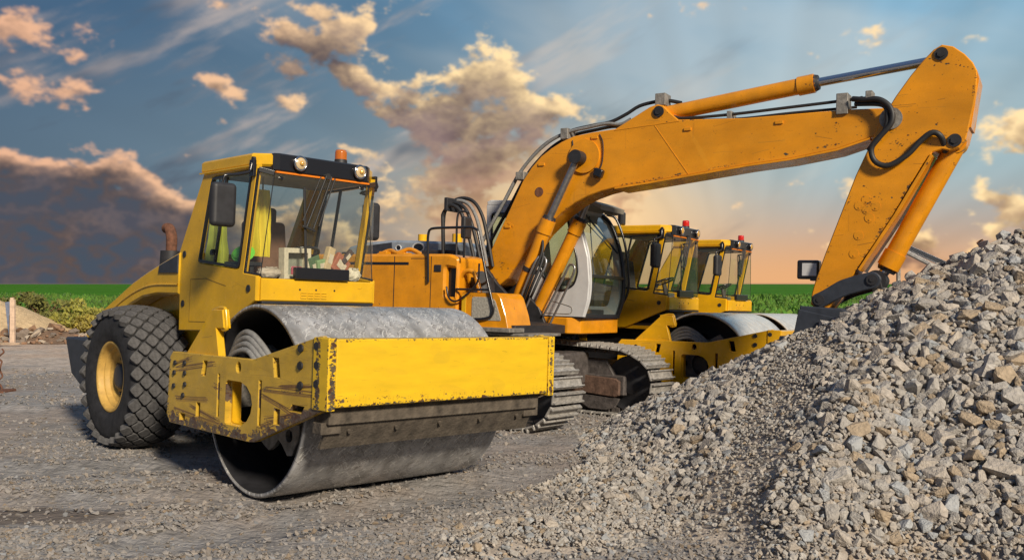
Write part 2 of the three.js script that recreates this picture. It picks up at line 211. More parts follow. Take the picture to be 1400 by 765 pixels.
const mats = {
  yellow: P({ map: paintSheet(1024, 1024, YELLOW, { seed: 3, specks: 160, scratches: 14, dust: 0.10, cloud: 0.07, metres: [2.6, 2.6] }), roughness: 0.42, roughnessMap: grime, clearcoat: 0.25, clearcoatRoughness: 0.35 }),
  warmLitYellow: P({ map: paintSheet(1024, 1024, WARMLIT, { seed: 8, specks: 200, scratches: 20, dust: 0.08, cloud: 0.08, metres: [2.6, 2.6] }), roughness: 0.42, roughnessMap: grime, clearcoat: 0.25, clearcoatRoughness: 0.35 }),  // the yellow paint with the warmer light on the rear rollers mixed into its colour
  orange: P({ map: paintSheet(1024, 1024, ORANGE, { seed: 5, specks: 700, scratches: 46, dust: 0.07, cloud: 0.12, metres: [2.4, 2.4], extra: (g, r, css, w, h) => { for (let i = 0; i < 14; i++) { const x = r() * w, y = r() * h; chips(g, r, css, x, y, x + 60 * (r() - 0.5), y + 40 * (r() - 0.5), 7, 4, [STEELDARK, RUST, [0.3, 0.11, 0.02]]); } } }), roughness: 0.45, roughnessMap: grime, clearcoat: 0.2, clearcoatRoughness: 0.4 }),
  drumSteel: S({ map: paintSheet(2048, 1024, [0.33, 0.33, 0.335], { seed: 21, specks: 1500, scratches: 0, dust: 0.16, cloud: 0.34, freq: 10, metres: [2.5, 1.25], extra: (g, r, css, w, h) => { for (let i = 0; i < 3400; i++) { const x = r() * w, y = r() * h, L = 16 + 60 * r(), a = 0.7 + 0.5 * (r() - 0.5) + (r() < 0.25 ? 1.4 : 0), cl = tile(x / w, y / h, 5, 3, 7) > 0.02; if (!cl && r() < 0.7) continue; g.strokeStyle = r() < 0.6 ? css([0.74, 0.73, 0.70], 0.3 + 0.5 * r()) : css([0.07, 0.062, 0.055], 0.45); g.lineWidth = 2.5 + 6 * r() * r(); g.beginPath(); g.moveTo(x, y); g.quadraticCurveTo(x + L * 0.5, y + 3 * (r() - 0.5), x + L * Math.cos(a), y + L * Math.sin(a)); g.stroke(); } } }), metalness: 0.15, roughness: 0.6, roughnessMap: grime, bumpMap: fineBump, bumpScale: 0.003 }),
  cleanDrum: S({ map: mottled([0.56, 0.53, 0.49], 0.3, 31), metalness: 0.12, roughness: 0.5, roughnessMap: grime }),
  muddySteel: S({ map: mottled([0.092, 0.075, 0.058], 0.75, 12, 0.9, 9), roughness: 0.85, bumpMap: fineBump, bumpScale: 0.008, metalness: 0.1 }),
  greySteel: S({ map: mottled([0.25, 0.235, 0.215], 0.6, 14, 0.7, 8), roughness: 0.6, metalness: 0.35, bumpMap: fineBump, bumpScale: 0.004 }),
  dark: S({ map: mottled([0.022, 0.022, 0.026], 0.5, 15, 0.8), roughness: 0.55 }),
  blueBlack: S({ map: mottled([0.030, 0.036, 0.050], 0.4, 16, 0.9), roughness: 0.5 }),
  black: P({ color: C(0.012, 0.012, 0.015), roughness: 0.28, clearcoat: 0.4, clearcoatRoughness: 0.2 }),
  cable: S({ color: C(0.02, 0.02, 0.022), roughness: 0.55 }),
  greyHose: S({ map: mottled([0.2, 0.2, 0.2], 0.4, 17, 0.3), roughness: 0.7 }),
  rubber: S({ map: mottled([0.018, 0.018, 0.021], 0.9, 18, 0.8, 9), roughness: 0.8, bumpMap: fineBump, bumpScale: 0.004 }),
  tread: S({ map: mottled([0.078, 0.076, 0.078], 0.8, 19, 0.4, 8), roughness: 0.92, bumpMap: fineBump, bumpScale: 0.004 }),
  rim: S({ map: mottled([0.50, 0.31, 0.075], 0.35, 20, 0.7), roughness: 0.6 }),
  cabGrey: P({ map: mottled([0.52, 0.52, 0.53], 0.12, 22, 1.4), roughness: 0.45, clearcoat: 0.2, clearcoatRoughness: 0.4 }),
  paleBlue: P({ map: mottled([0.30, 0.34, 0.39], 0.25, 23, 1.0), roughness: 0.35, metalness: 0.2, clearcoat: 0.3, clearcoatRoughness: 0.25 }),
  chrome: S({ color: C(0.62, 0.63, 0.66), metalness: 1, roughness: 0.16 }),
  wornRod: S({ map: mottled([0.34, 0.33, 0.33], 0.4, 24, 0.5), metalness: 0.8, roughness: 0.34 }),
  rust: S({ map: mottled([0.14, 0.058, 0.032], 0.7, 25, 0.5, 9), roughness: 0.85, bumpMap: fineBump, bumpScale: 0.006 }),
  shoe: S({ map: mottled([0.40, 0.38, 0.355], 0.6, 26, 0.5, 10), roughness: 0.55, metalness: 0.45, bumpMap: fineBump, bumpScale: 0.004 }),
  trackFrame: S({ map: mottled([0.095, 0.082, 0.078], 0.7, 27, 0.8, 9), roughness: 0.7, metalness: 0.25, bumpMap: fineBump, bumpScale: 0.006 }),
  rustPlate: S({ map: mottled([0.15, 0.09, 0.065], 0.8, 28, 0.8, 8), roughness: 0.7, metalness: 0.25, bumpMap: fineBump, bumpScale: 0.006 }),
  glass: P({ color: C(0.93, 0.95, 0.92), transmission: 0.985, thickness: 0, roughness: 0.02, ior: 1.7 }),
  tinted: P({ color: C(0.82, 0.9, 0.87), transmission: 0.985, thickness: 0, roughness: 0.02, ior: 1.75 }),
  lens: P({ color: C(0.55, 0.42, 0.24), roughness: 0.2, clearcoat: 1, clearcoatRoughness: 0.05 }),
  amberLens: P({ color: C(0.8, 0.45, 0.1), roughness: 0.15, clearcoat: 1, clearcoatRoughness: 0.05, metalness: 0.3 }),
  amber: P({ color: C(0.7, 0.2, 0.02), roughness: 0.2, clearcoat: 1, transmission: 0.35, thickness: 0 }),
  red: P({ color: C(0.75, 0.025, 0.015), roughness: 0.2, clearcoat: 1, transmission: 0.3, thickness: 0 }),
  mirror: S({ color: C(0.7, 0.7, 0.72), metalness: 1, roughness: 0.06 }),
  seat: S({ map: mottled([0.055, 0.045, 0.042], 0.4, 29, 0.5), roughness: 0.9 }),
  brownSeat: S({ map: mottled([0.17, 0.085, 0.05], 0.3, 30, 0.5), roughness: 0.85 }),
  interior: S({ map: mottled([0.10, 0.095, 0.09], 0.3, 32, 0.9), roughness: 0.8 }),
  liner: S({ map: mottled([0.32, 0.29, 0.24], 0.25, 33, 0.9), roughness: 0.9 }),
  seam: S({ color: C(0.2, 0.115, 0.012), roughness: 0.7 }),
  orangeTrim: P({ color: C(0.75, 0.2, 0.01), roughness: 0.4 }),
  grip: S({ map: mottled([0.33, 0.31, 0.27], 0.4, 34, 0.4, 12), roughness: 0.9, bumpMap: fineBump, bumpScale: 0.006 }),
};

// ---------- single-drum rollers ----------
function quad(a, b, c, d) { const g = new THREE.BufferGeometry(); const p = [a, b, c, a, c, d].flatMap((q) => q); g.setAttribute('position', new THREE.Float32BufferAttribute(p, 3)); g.setAttribute('uv', new THREE.Float32BufferAttribute(new Array(12).fill(0), 2)); g.computeVertexNormals(); return g; }
const EM = [0.62, 0.40, 0.13];
const plateSheet = paintSheet(2048, 1024, [0.60, 0.37, 0.035], { seed: 41, specks: 700, scratches: 150, long: 240, dust: 0.16, cloud: 0.14, freq: 8, metres: [2.8, 1.4], at: [-1.4, 0.3], extra: (g, r, css, w, h) => {
  const X = (x) => (x + 1.4) / 2.8 * w, Y = (y) => (1 - (y - 0.3) / 1.4) * h;
  // long gouges along the plate, then bare dirty metal along its lower edge
  for (const [x0, y0, x1, y1, n, s] of [[-1.25, 1.02, -0.85, 1.10, 60, 7], [-1.2, 0.98, -0.4, 1.08, 50, 4], [-1.2, 0.72, -0.5, 0.76, 40, 5], [-0.9, 0.68, -0.3, 0.6, 50, 6], [0.35, 0.94, 1.2, 0.96, 90, 7], [0.35, 0.88, 0.9, 0.78, 70, 6], [0.6, 0.98, 1.15, 1.02, 30, 5], [-1.2, 0.62, -0.2, 0.56, 70, 7], [0.3, 0.62, 0.9, 0.78, 90, 8], [-0.5, 0.9, -0.3, 0.88, 20, 4], [0.4, 0.7, 1.1, 0.8, 60, 6]]) {
    g.lineWidth = 3.5; for (let k = 0; k < 9; k++) { g.strokeStyle = css(k % 2 ? RUST : [0.2, 0.1, 0.04], 0.75); g.beginPath(); const o = (r() - 0.5) * 34; g.moveTo(X(x0) + r() * 60, Y(y0) + o); g.quadraticCurveTo(X((x0 + x1) / 2), Y((y0 + y1) / 2) + o + 12 * (r() - 0.5), X(x1) - r() * 80, Y(y1) + o); g.stroke(); }
    chips(g, r, css, X(x0), Y(y0), X(x1), Y(y1), n, s, [RUST, MUD, [0.22, 0.11, 0.04]]);
  }
  for (const [x0, y0, x1, y1, n, s] of [[-1.33, 0.52, 0.22, 0.5, 420, 26], [0.22, 0.5, 1.24, 0.86, 420, 26], [-1.33, 0.56, 0.22, 0.55, 160, 16], [0.22, 0.56, 1.24, 0.92, 160, 16], [-1.33, 0.5, -1.3, 1.1, 120, 9], [1.21, 0.85, 1.18, 1.38, 120, 9], [0.2, 1.15, 1.17, 1.39, 60, 4], [-1.26, 1.135, 0.2, 1.155, 60, 4]]) chips(g, r, css, X(x0), Y(y0), X(x1), Y(y1), n, s, [MUD, [0.12, 0.085, 0.07], [0.085, 0.06, 0.052], RUST]);
} });
const beamSheet = paintSheet(2048, 512, [0.74, 0.46, 0.012], { seed: 43, specks: 120, scratches: 24, long: 60, dust: 0.03, cloud: 0.06, metres: [2.48, 0.62], at: [-1.24, 0.82], extra: (g, r, css, w, h) => {
  const X = (x) => (x + 1.24) / 2.48 * w, Y = (y) => (1 - (y - 0.82) / 0.62) * h;
  chips(g, r, css, X(-1.2), Y(0.875), X(1.2), Y(0.875), 520, 13, [RUST, MUD, STEELDARK]); chips(g, r, css, X(-1.2), Y(0.92), X(1.2), Y(0.93), 90, 8, [RUST, [0.25, 0.13, 0.04]]);
  chips(g, r, css, X(-1.2), Y(1.372), X(1.2), Y(1.372), 260, 8, [RUST, MUD]); chips(g, r, css, X(-1.17), Y(0.88), X(-1.17), Y(1.37), 200, 10, [RUST, MUD]); chips(g, r, css, X(1.17), Y(0.88), X(1.17), Y(1.37), 260, 14, [RUST, MUD, STEELDARK]);
  chips(g, r, css, X(1.12), Y(0.9), X(1.0), Y(0.95), 26, 8, [RUST, MUD]);
  for (let i = 0; i < 60; i++) { const x = X(-1.18 + 2.36 * r()), y = Y(0.9 + 0.06 * r()), L = 8 + 34 * r(); g.strokeStyle = css([0.24, 0.1, 0.03], 0.16 + 0.25 * r()); g.lineWidth = 1 + 3 * r(); g.beginPath(); g.moveTo(x, y); g.lineTo(x + 2 * (r() - 0.5), y + L); g.stroke(); }
  for (let i = 0; i < 40; i++) { const x = X(-1.15 + 2.2 * r()), y = Y(0.9 + 0.45 * r()), L = 14 + 90 * r() * r(); g.strokeStyle = css(r() < 0.5 ? [0.34, 0.17, 0.03] : [0.8, 0.62, 0.16], 0.2 + 0.3 * r()); g.lineWidth = 0.8 + 1.6 * r(); g.beginPath(); g.moveTo(x, y); g.lineTo(x + L, y + 6 * (r() - 0.5)); g.stroke(); }
  for (let i = 0; i < 160; i++) { const x = X(-1.2 + 2.4 * r()), y = Y(0.87 + 0.22 * r() * r()), q = 1 + 5 * r() * r(); g.fillStyle = css([0.2, 0.16, 0.11], 0.25 + 0.4 * r()); g.beginPath(); g.ellipse(x, y, q, q * (0.6 + 0.6 * r()), 0, 0, 7); g.fill(); }
  for (let i = 0; i < 9; i++) { g.fillStyle = css([0.55, 0.34, 0.03], 0.10 + 0.12 * r()); g.beginPath(); g.ellipse(X(-1.1 + 2.2 * r()), Y(0.95 + 0.35 * r()), 40 + 120 * r(), 14 + 30 * r(), (r() - 0.5) * 0.5, 0, 7); g.fill(); }
} });
mats.plate = P({ map: plateSheet, roughness: 0.5, roughnessMap: grime, clearcoat: 0.15, clearcoatRoughness: 0.4 });
mats.beam = P({ map: beamSheet, roughness: 0.4, clearcoat: 0.25, clearcoatRoughness: 0.3 });

function tyreGeometry() { return alongZ(lathe([[0.355, -0.235], [0.40, -0.275], [0.50, -0.295], [0.60, -0.290], [0.665, -0.262], [0.695, -0.215], [0.712, -0.12], [0.718, 0], [0.712, 0.12], [0.695, 0.215], [0.665, 0.262], [0.60, 0.290], [0.50, 0.295], [0.40, 0.275], [0.355, 0.235]], 72)); }
const blockShape = (() => { const o = roundPoly([[0.080, 0], [0, 0.071], [-0.080, 0], [0, -0.071]], 0.022, 2); const g = prism(o, -0.04, 0.028, [], 0.005); return join(g); })();
function blockPlacements() {
  const out = [], N = 27; for (let j = -3; j <= 3; j++) for (let i = 0; i < N; i++) {
    const z = j * 0.086, a = (i + (j & 1 ? 0.5 : 0)) / N * 2 * Math.PI, R = 0.738 - 0.62 * z * z, t = Math.atan(1.24 * z);
    const radial = V(Math.cos(a), Math.sin(a), 0), n = radial.clone().multiplyScalar(Math.cos(t)).add(V(0, 0, Math.sin(t))), tan = V(-Math.sin(a), Math.cos(a), 0), side = n.clone().cross(tan);
    out.push(new THREE.Matrix4().makeBasis(tan, side, n).setPosition(Math.cos(a) * R, Math.sin(a) * R, z));
  } return out;
}
function wheel(parent, x, y, z, single) {
  const w = part(parent, 'wheel', tyreGeometry(), mats.rubber); w.position.set(x, y, z); if (z < 0) w.rotation.y = Math.PI;
  part(w, 'rim', alongZ(lathe([[0.36, 0.235], [0.378, 0.245], [0.376, 0.262], [0.352, 0.262], [0.34, 0.24], [0.334, 0.2], [0.322, 0.192], [0.306, 0.19], [0.298, 0.15], [0.285, 0.138], [0.255, 0.136], [0.245, 0.10], [0.0, 0.10], [0.0, -0.13], [0.3, -0.13], [0.36, -0.235]].map(([r, h]) => [r, h]), 56)), mats.rim);
  part(w, 'hub', [alongZ(lathe([[0, 0.18], [0.10, 0.18], [0.135, 0.165], [0.14, 0.1]].reverse(), 28)), ...circle(0, 0, 0.195, 10).map(([a, b]) => pin(a, b, 0.1, 0.13, 0.018, 6))], mats.blueBlack);
  const at = blockPlacements();
  if (single) for (const m of at) { const b = shadows(new THREE.Mesh(blockShape, mats.tread)); b.name = 'tread_block'; m.decompose(b.position, b.quaternion, b.scale); w.add(b); }
  else part(w, 'tread', at.map((m) => blockShape.clone().applyMatrix4(m)), mats.tread);
  return w;
}
function roller(opt) {
  const o = thing('road_roller', opt.label, 'road roller', opt.group), yel = opt.paint, m = mats;
  // drum: hollow shell with a dished disc inside each end
  const shell = alongZ(lathe([[0.765, -1.065], [0.79, -1.065], [0.8035, -1.05], [0.8035, 1.05], [0.79, 1.065], [0.765, 1.065], [0.765, -1.065]], 96)); { const p = shell.attributes.position, t = shell.attributes.uv; for (let i = 0; i < p.count; i++) t.setXY(i, t.getX(i) * 5, p.getZ(i)); shell.userData.keepUV = true; }
  const drum = part(o, 'drum', shell.translate(0, 0.8036, 0), opt.drum);
  part(drum, 'drum_lining', alongZ(lathe([[0.764, -1.055], [0.755, -1.055], [0.755, 1.055], [0.764, 1.055], [0.764, -1.055]].reverse(), 72)).translate(0, 0.8036, 0), m.dark); 
  for (const s of [-1, 1]) {
    part(drum, 'drum_disc', prism(circle(0, 0.8036, 0.754, 40), s * 0.42 - 0.02, s * 0.42 + 0.02, [...[0, 1, 2, 3].map((k) => circle(0.42 * Math.cos(k * 1.571 + 0.5), 0.8036 + 0.42 * Math.sin(k * 1.571 + 0.5), 0.1, 12))], 0.004), m.dark);
    const hub = []; hub.push(pin(0, 0.8036, s * 0.42, s * 0.74, 0.3, 28), pin(0, 0.8036, s * 0.74, s * 0.84, 0.2, 24), pin(0, 0.8036, s * 0.84, s * 0.98, 0.11, 18));
    part(drum, 'drum_motor', hub, m.dark);
    // bracket that carries the drum motor: a flat casting with lobes
    const lobes = Array.from({ length: 40 }, (_, k) => { const a = k / 40 * 2 * Math.PI, r = 0.44 + 0.07 * Math.cos(a * 6) + 0.03 * Math.cos(a * 11 + 1); return [r * Math.cos(a), 0.8036 + r * Math.sin(a)]; });
    part(o, 'motor_bracket', [prism(lobes, s * 0.8 - 0.025, s * 0.8 + 0.025, [0, 1, 2, 3, 4, 5].map((k) => circle(0.34 * Math.cos(k * 1.047), 0.8036 + 0.34 * Math.sin(k * 1.047), 0.055, 10)), 0.005), box(-0.55, -0.4, 0.7, 1.0, s * 0.8, s * 1.16), box(0.4, 0.62, 0.66, 0.86, s * 0.8, s * 1.16)], m.greySteel);
  }
  // front frame
  const outline = [[-1.26, 1.14], [0.2, 1.16], [1.17, 1.395], [1.225, 1.36], [1.24, 0.9], [1.2, 0.84], [0.26, 0.5], [0.16, 0.49], [-1.28, 0.49], [-1.34, 0.56], [-1.31, 1.09]];
  const dHole = [[-0.24, 0.6], [-0.24, 0.94], [-0.2, 0.97], [0.02, 0.97], [0.12, 0.94], [0.19, 0.88], [0.22, 0.8], [0.2, 0.72], [0.14, 0.65], [0.02, 0.585], [-0.2, 0.585]];
  const slots = [slot(0.57, 1.12, 0.085, 0.15, -0.015), slot(0.6, 0.74, 0.08, 0.12), slot(-0.63, 1.03, 0.075, 0.13, 0.015), slot(-0.72, 0.66, 0.07, 0.12), circle(-0.03, 1.08, 0.04, 12, 0.045), slot(-0.36, 0.82, 0.035, 0.36), slot(0.33, 0.82, 0.04, 0.36), slot(0.88, 0.83, 0.17, 0.05, 0.02), slot(-1.02, 0.565, 0.1, 0.06)];
  for (const s of [1, -1]) {
    const p = part(o, 'frame_side_plate', prism(outline, s > 0 ? 1.14 : -1.2, s > 0 ? 1.2 : -1.14, [dHole, ...slots], 0.006), opt.worn ? m.plate : yel);
    if (s > 0) for (const [x, y] of [[0.92, 1.29], [1.14, 1.32], [0.92, 1.16], [1.15, 1.18], [0.93, 1.01], [1.15, 1.04], [-1.19, 1.04], [-1.0, 1.05], [-1.2, 0.95], [-0.99, 0.96], [-1.2, 0.83], [-0.98, 0.86], [-1.01, 0.76]]) part(p, 'bolt', pin(x, y, 1.197, 1.215, x > 0 ? 0.034 : 0.024, 6), m.dark);
    // flange along the D-shaped hole, seen through it
    part(p, 'hole_flange', prism(dHole, s > 0 ? 1.06 : -1.14, s > 0 ? 1.14 : -1.06, [dHole.map(([x, y]) => [x * 0.9 - 0.002, 0.79 + (y - 0.79) * 0.92])], 0.003), yel);
    part(o, 'track_guard', [prism([[-1.04, 1.14], [-0.62, 1.52], [-0.56, 1.545], [-0.4, 1.55], [-0.36, 1.39], [-0.5, 1.385], [-0.43, 1.14]], s > 0 ? 1.1 : -1.17, s > 0 ? 1.17 : -1.1, [], 0.008), tube([[-0.62, 1.53, s * 1.14], [-0.5, 1.56, s * 1.14], [-0.4, 1.555, s * 1.14], [-0.36, 1.39, s * 1.14], [-0.43, 1.375, s * 1.14], [-0.48, 1.42, s * 1.14], [-0.54, 1.5, s * 1.14]], 0.018, 24, 6, 0.2)], yel);
  }
  part(o, 'front_beam', [box(1.12, 1.294, 0.872, 1.378, -1.135, 1.135, 0.012), box(1.1, 1.302, 0.85, 1.386, 1.137, 1.213, 0.01), box(1.1, 1.302, 0.85, 1.386, -1.213, -1.137, 0.01)], opt.worn ? m.beam : yel);
  part(o, 'rear_beam', box(-1.3, -1.1, 0.6, 1.1, -1.13, 1.13, 0.012), yel);
  part(o, 'scraper_beam', [box(1.0, 1.2, 0.735, 0.87, -1.12, 1.12), box(1.04, 1.16, 0.66, 0.75, -1.16, -0.98), box(1.04, 1.16, 0.66, 0.75, 0.98, 1.16)], m.muddySteel);
  part(o, 'scraper_blade', [prism([[1.14, 0.735], [1.17, 0.735], [1.06, 0.54], [1.02, 0.545]], -1.1, 1.1, [], 0.004), ...[-0.9, -0.45, 0, 0.45, 0.9].map((z) => rod(V(1.13, 0.68, z), V(1.16, 0.665, z), 0.018, 0.018, 6))], opt.worn ? m.muddySteel : m.dark);
  const hoses = []; for (let k = 0; k < 4; k++) hoses.push(tube([[-0.62 + 0.02 * k, 0.95, 0.94 + 0.03 * k], [-0.5 + 0.02 * k, 1.24 - 0.035 * k, 0.98 + 0.025 * k], [-0.25 + 0.03 * k, 1.36 - 0.05 * k, 1.0 + 0.02 * k], [0.02, 1.22 - 0.04 * k, 0.98 + 0.02 * k], [0.16, 0.98 - 0.03 * k, 0.9]], 0.027, 30, 8)); part(o, 'hydraulic_hose', hoses, m.greyHose);
  // rear chassis
  part(o, 'chassis', [box(-4.6, -1.25, 0.62, 1.24, -0.44, 0.44, 0.02), box(-1.75, -0.95, 0.62, 1.55, -0.4, 0.4, 0.02), rod(V(-1.35, 0.5, 0), V(-1.35, 1.3, 0), 0.16, 0.16, 20), rod(V(-3.02, 0.763, -0.85), V(-3.02, 0.763, 0.85), 0.16, 0.16, 20)], m.dark);
  wheel(o, -3.02, 0.765, 0.81, opt.worn); wheel(o, -3.02, 0.765, -0.81, false);
  // engine hood with wheel arches
  const hoodTop = [[-2.28, 2.11], [-2.76, 1.985], [-3.1, 1.89], [-3.48, 1.77], [-3.88, 1.61], [-4.3, 1.445], [-4.62, 1.28], [-4.78, 1.12]];
  const band = [...hoodTop, [-4.72, 1.08], [-4.55, 1.11], [-4.08, 1.4], [-3.92, 1.37], [-3.7, 1.46], [-3.46, 1.54], [-3.17, 1.62], [-2.8, 1.66], [-2.28, 1.66]];
  const hood = part(o, 'engine_hood', [prism(band, 0.45, 0.69, [], 0.02), prism(band, -0.69, -0.45, [], 0.02), prism([...hoodTop, [-4.78, 0.9], [-2.28, 0.9]], -0.449, 0.449, [], 0.015)], yel);
  part(hood, 'hood_crease', [tube([[-2.3, 1.765, 0.692], [-2.9, 1.755, 0.692], [-3.3, 1.69, 0.692], [-3.7, 1.57, 0.692], [-4.0, 1.45, 0.692]], 0.012, 20, 6)], yel);
  for (const s of [1, -1]) { part(hood, 'side_grille', prism([[-2.3, 2.075], [-2.74, 1.965], [-2.76, 1.885], [-2.3, 1.885]], s > 0 ? 0.685 : -0.705, s > 0 ? 0.705 : -0.685, [], 0.004), m.blueBlack); part(hood, 'rear_louver', prism([[-4.1, 1.36], [-4.52, 1.14], [-4.62, 1.16], [-4.55, 1.24], [-4.2, 1.42]], s > 0 ? 0.66 : -0.70, s > 0 ? 0.70 : -0.66, [], 0.003), m.dark); }
  part(o, 'counterweight', prism([[-5.3, 1.08], [-4.4, 1.1], [-4.4, 0.5], [-4.62, 0.45], [-5.05, 0.62]], -0.75, 0.75, [], 0.03), m.blueBlack);
  const ex = part(o, 'exhaust', [rod(V(-3.45, 1.7, 0.25), V(-3.45, 2.16, 0.25), 0.13, 0.12, 20)], m.dark); part(ex, 'exhaust_pipe', tube([[-3.45, 2.15, 0.25], [-3.45, 2.26, 0.25], [-3.46, 2.34, 0.25], [-3.52, 2.42, 0.25], [-3.6, 2.43, 0.25]], 0.062, 16, 14), m.rust);
  // cab
  const cab = part(o, 'cab_body', (() => {
    const sideOut = [[-2.28, 1.29], [-1.46, 1.32], [-0.78, 1.61], [-0.73, 1.63], [-0.73, 1.86], [-0.97, 1.885], [-0.775, 2.9], [-1.83, 2.9], [-2.36, 2.05], [-2.3, 1.98]], win = roundPoly([[-1.91, 1.99], [-1.05, 1.92], [-0.86, 2.86], [-1.67, 2.84]], 0.05, 3);
    const g = []; for (const s of [1, -1]) g.push(prism(sideOut, s > 0 ? 0.62 : -0.675, s > 0 ? 0.675 : -0.62, [win], 0.008));
    g.push(prismY([[-1.86, 0.69], [-0.86, 0.69], [-0.72, 0.55], [-0.72, -0.55], [-0.86, -0.69], [-1.86, -0.69]], 2.885, 3.008, [], 0.02));
    g.push(box(-2.3, -0.8, 1.3, 1.36, -0.62, 0.62), prismX([[-0.62, 1.3], [0.62, 1.3], [0.62, 2.05], [-0.62, 2.05]], -2.3, -2.24));
    g.push(bar(V(-2.33, 2.02, 0.6), V(-1.83, 2.89, 0.6), 0.1, 0.08), bar(V(-2.33, 2.02, -0.6), V(-1.83, 2.89, -0.6), 0.1, 0.08));
    return g;
  })(), yel);
  part(cab, 'roof_gutter', [box(-1.88, -0.86, 2.878, 2.892, 0.685, 0.705, 0), box(-1.88, -0.86, 2.878, 2.892, -0.705, -0.685, 0)], yel);
  part(cab, 'roof_liner', box(-1.8, -0.8, 2.845, 2.883, -0.61, 0.61), m.liner);
  const fp = part(cab, 'front_panel', prismX([[-0.635, 1.84], [0.635, 1.84], [0.635, 1.63], [-0.635, 1.63]], -0.74, -0.695, [], 0.01), opt.worn ? m.yellow : yel);
  for (let k = 0; k < 4; k++) part(fp, 'vent_slot', [box(-0.697, -0.687, 1.71, 1.718, 0.155 - 0.075 * k, 0.215 - 0.075 * k, 0.002), box(-0.697, -0.687, 1.685, 1.693, 0.155 - 0.075 * k, 0.215 - 0.075 * k, 0.002), box(-0.697, -0.687, 1.66, 1.668, 0.155 - 0.075 * k, 0.215 - 0.075 * k, 0.002), box(-0.697, -0.688, 1.66, 1.718, 0.213 - 0.075 * k, 0.22 - 0.075 * k, 0.002)], m.yellow);
  for (const z of [0.23, 0.05, -0.16]) part(fp, 'rivet', rod(V(-0.697, 1.745, z), V(-0.688, 1.745, z), 0.009, 0.009, 8), m.dark);
  part(cab, 'floor_edge', box(-0.78, -0.69, 1.6, 1.628, -0.63, 0.63), m.dark);
  for (const [x, y, r] of [[-0.86, 1.74, 0.035], [-2.2, 1.57, 0.035], [-2.2, 2.08, 0.035], [-0.83, 2.95, 0.02]]) part(cab, 'plug', pin(x, y, 0.672, x === -0.83 ? 0.7 : 0.683, r, 16), m.dark);
  part(cab, 'door_seam', [bar(V(-2.05, 1.82, 0.674), V(-1.72, 1.83, 0.674), 0.006, 0.007, 0.001), bar(V(-1.72, 1.83, 0.674), V(-1.3, 1.76, 0.674), 0.006, 0.007, 0.001), bar(V(-2.05, 1.39, 0.674), V(-2.05, 1.82, 0.674), 0.006, 0.007, 0.001), bar(V(-2.05, 1.39, 0.674), V(-1.6, 1.4, 0.674), 0.006, 0.007, 0.001)], m.seam);
  const fas = part(o, 'roof_fascia', [prismY([[-0.80, 0.56], [-0.715, 0.55], [-0.675, 0.5], [-0.675, -0.5], [-0.715, -0.55], [-0.80, -0.56]], 2.845, 3.012, [], 0.012), prismY([[-0.86, 0.66], [-0.72, 0.54], [-0.74, 0.52], [-0.88, 0.63]], 2.85, 2.884, [], 0.003)], m.black);
  part(fas, 'trim_strip', box(-0.715, -0.68, 2.826, 2.843, -0.53, 0.53, 0.003), m.orangeTrim);
  for (const z of [0.3, -0.385]) { const h = part(o, 'headlight', rod(V(-0.70, 2.935, z), V(-0.64, 2.935, z), 0.062, 0.075, 24), m.black); part(h, 'lamp_ring', new THREE.TorusGeometry(0.062, 0.011, 8, 28).rotateY(Math.PI / 2).translate(-0.638, 2.935, z), m.chrome); part(h, 'lamp_lens', new THREE.SphereGeometry(0.058, 20, 10).scale(0.35, 1, 1).translate(-0.638, 2.935, z), opt.worn ? m.lens : m.amberLens); if (opt.worn) part(h, 'bulb', new THREE.SphereGeometry(0.026, 14, 8).translate(-0.622, 2.935, z), m.amberLens); }
  const be = part(o, 'beacon', rod(V(-0.82, 3.0, -0.27), V(-0.82, 3.06, -0.27), 0.068, 0.062, 20), m.dark); part(be, 'beacon_dome', lathe([[0.06, 3.06], [0.06, 3.13], [0.054, 3.155], [0, 3.16]], 24).translate(-0.82, 0, -0.27), opt.beacon);
  // glass
  part(o, 'windscreen', quad([-0.70, 2.83, 0.53], [-0.722, 1.86, 0.63], [-0.722, 1.86, -0.63], [-0.70, 2.83, -0.53]), m.glass);
  for (const s of [1, -1]) {
    const q = part(o, 'quarter_window', quad([-0.775, 2.86, s * 0.66], [-0.965, 1.89, s * 0.66], [-0.727, 1.865, s * 0.632], [-0.707, 2.83, s * 0.535]), m.glass);
    part(q, 'rubber_seal', [rod(V(-0.775, 2.86, s * 0.66), V(-0.965, 1.89, s * 0.66), 0.014, 0.014, 6), rod(V(-0.965, 1.89, s * 0.66), V(-0.727, 1.865, s * 0.632), 0.014, 0.014, 6), rod(V(-0.727, 1.865, s * 0.632), V(-0.707, 2.83, s * 0.535), 0.005, 0.005, 6), bar(V(-0.775, 2.85, s * 0.66), V(-0.707, 2.82, s * 0.535), 0.03, 0.05)], m.black);
    const w = [[-1.9, 1.995], [-1.06, 1.925], [-0.865, 2.855], [-1.665, 2.835]];
    const door = part(o, 'door_window', quad(...w.map(([x, y]) => [x, y, s * 0.652])), m.tinted);
    part(door, 'window_seal', [prism(roundPoly(w, 0.05, 3), s > 0 ? 0.645 : -0.68, s > 0 ? 0.68 : -0.645, [roundPoly([[-1.872, 2.02], [-1.082, 1.955], [-0.9, 2.83], [-1.65, 2.81]], 0.04, 3)], 0.003), bar(V(-1.57, 1.975, s * 0.66), V(-1.38, 2.835, s * 0.66), 0.03, 0.028)], m.black);
    part(door, 'door_handle', [box(-1.63, -1.55, 2.06, 2.11, s * 0.66, s * 0.69), pin(-1.57, 2.1, s * 0.66, s * 0.70, 0.02)], m.black);
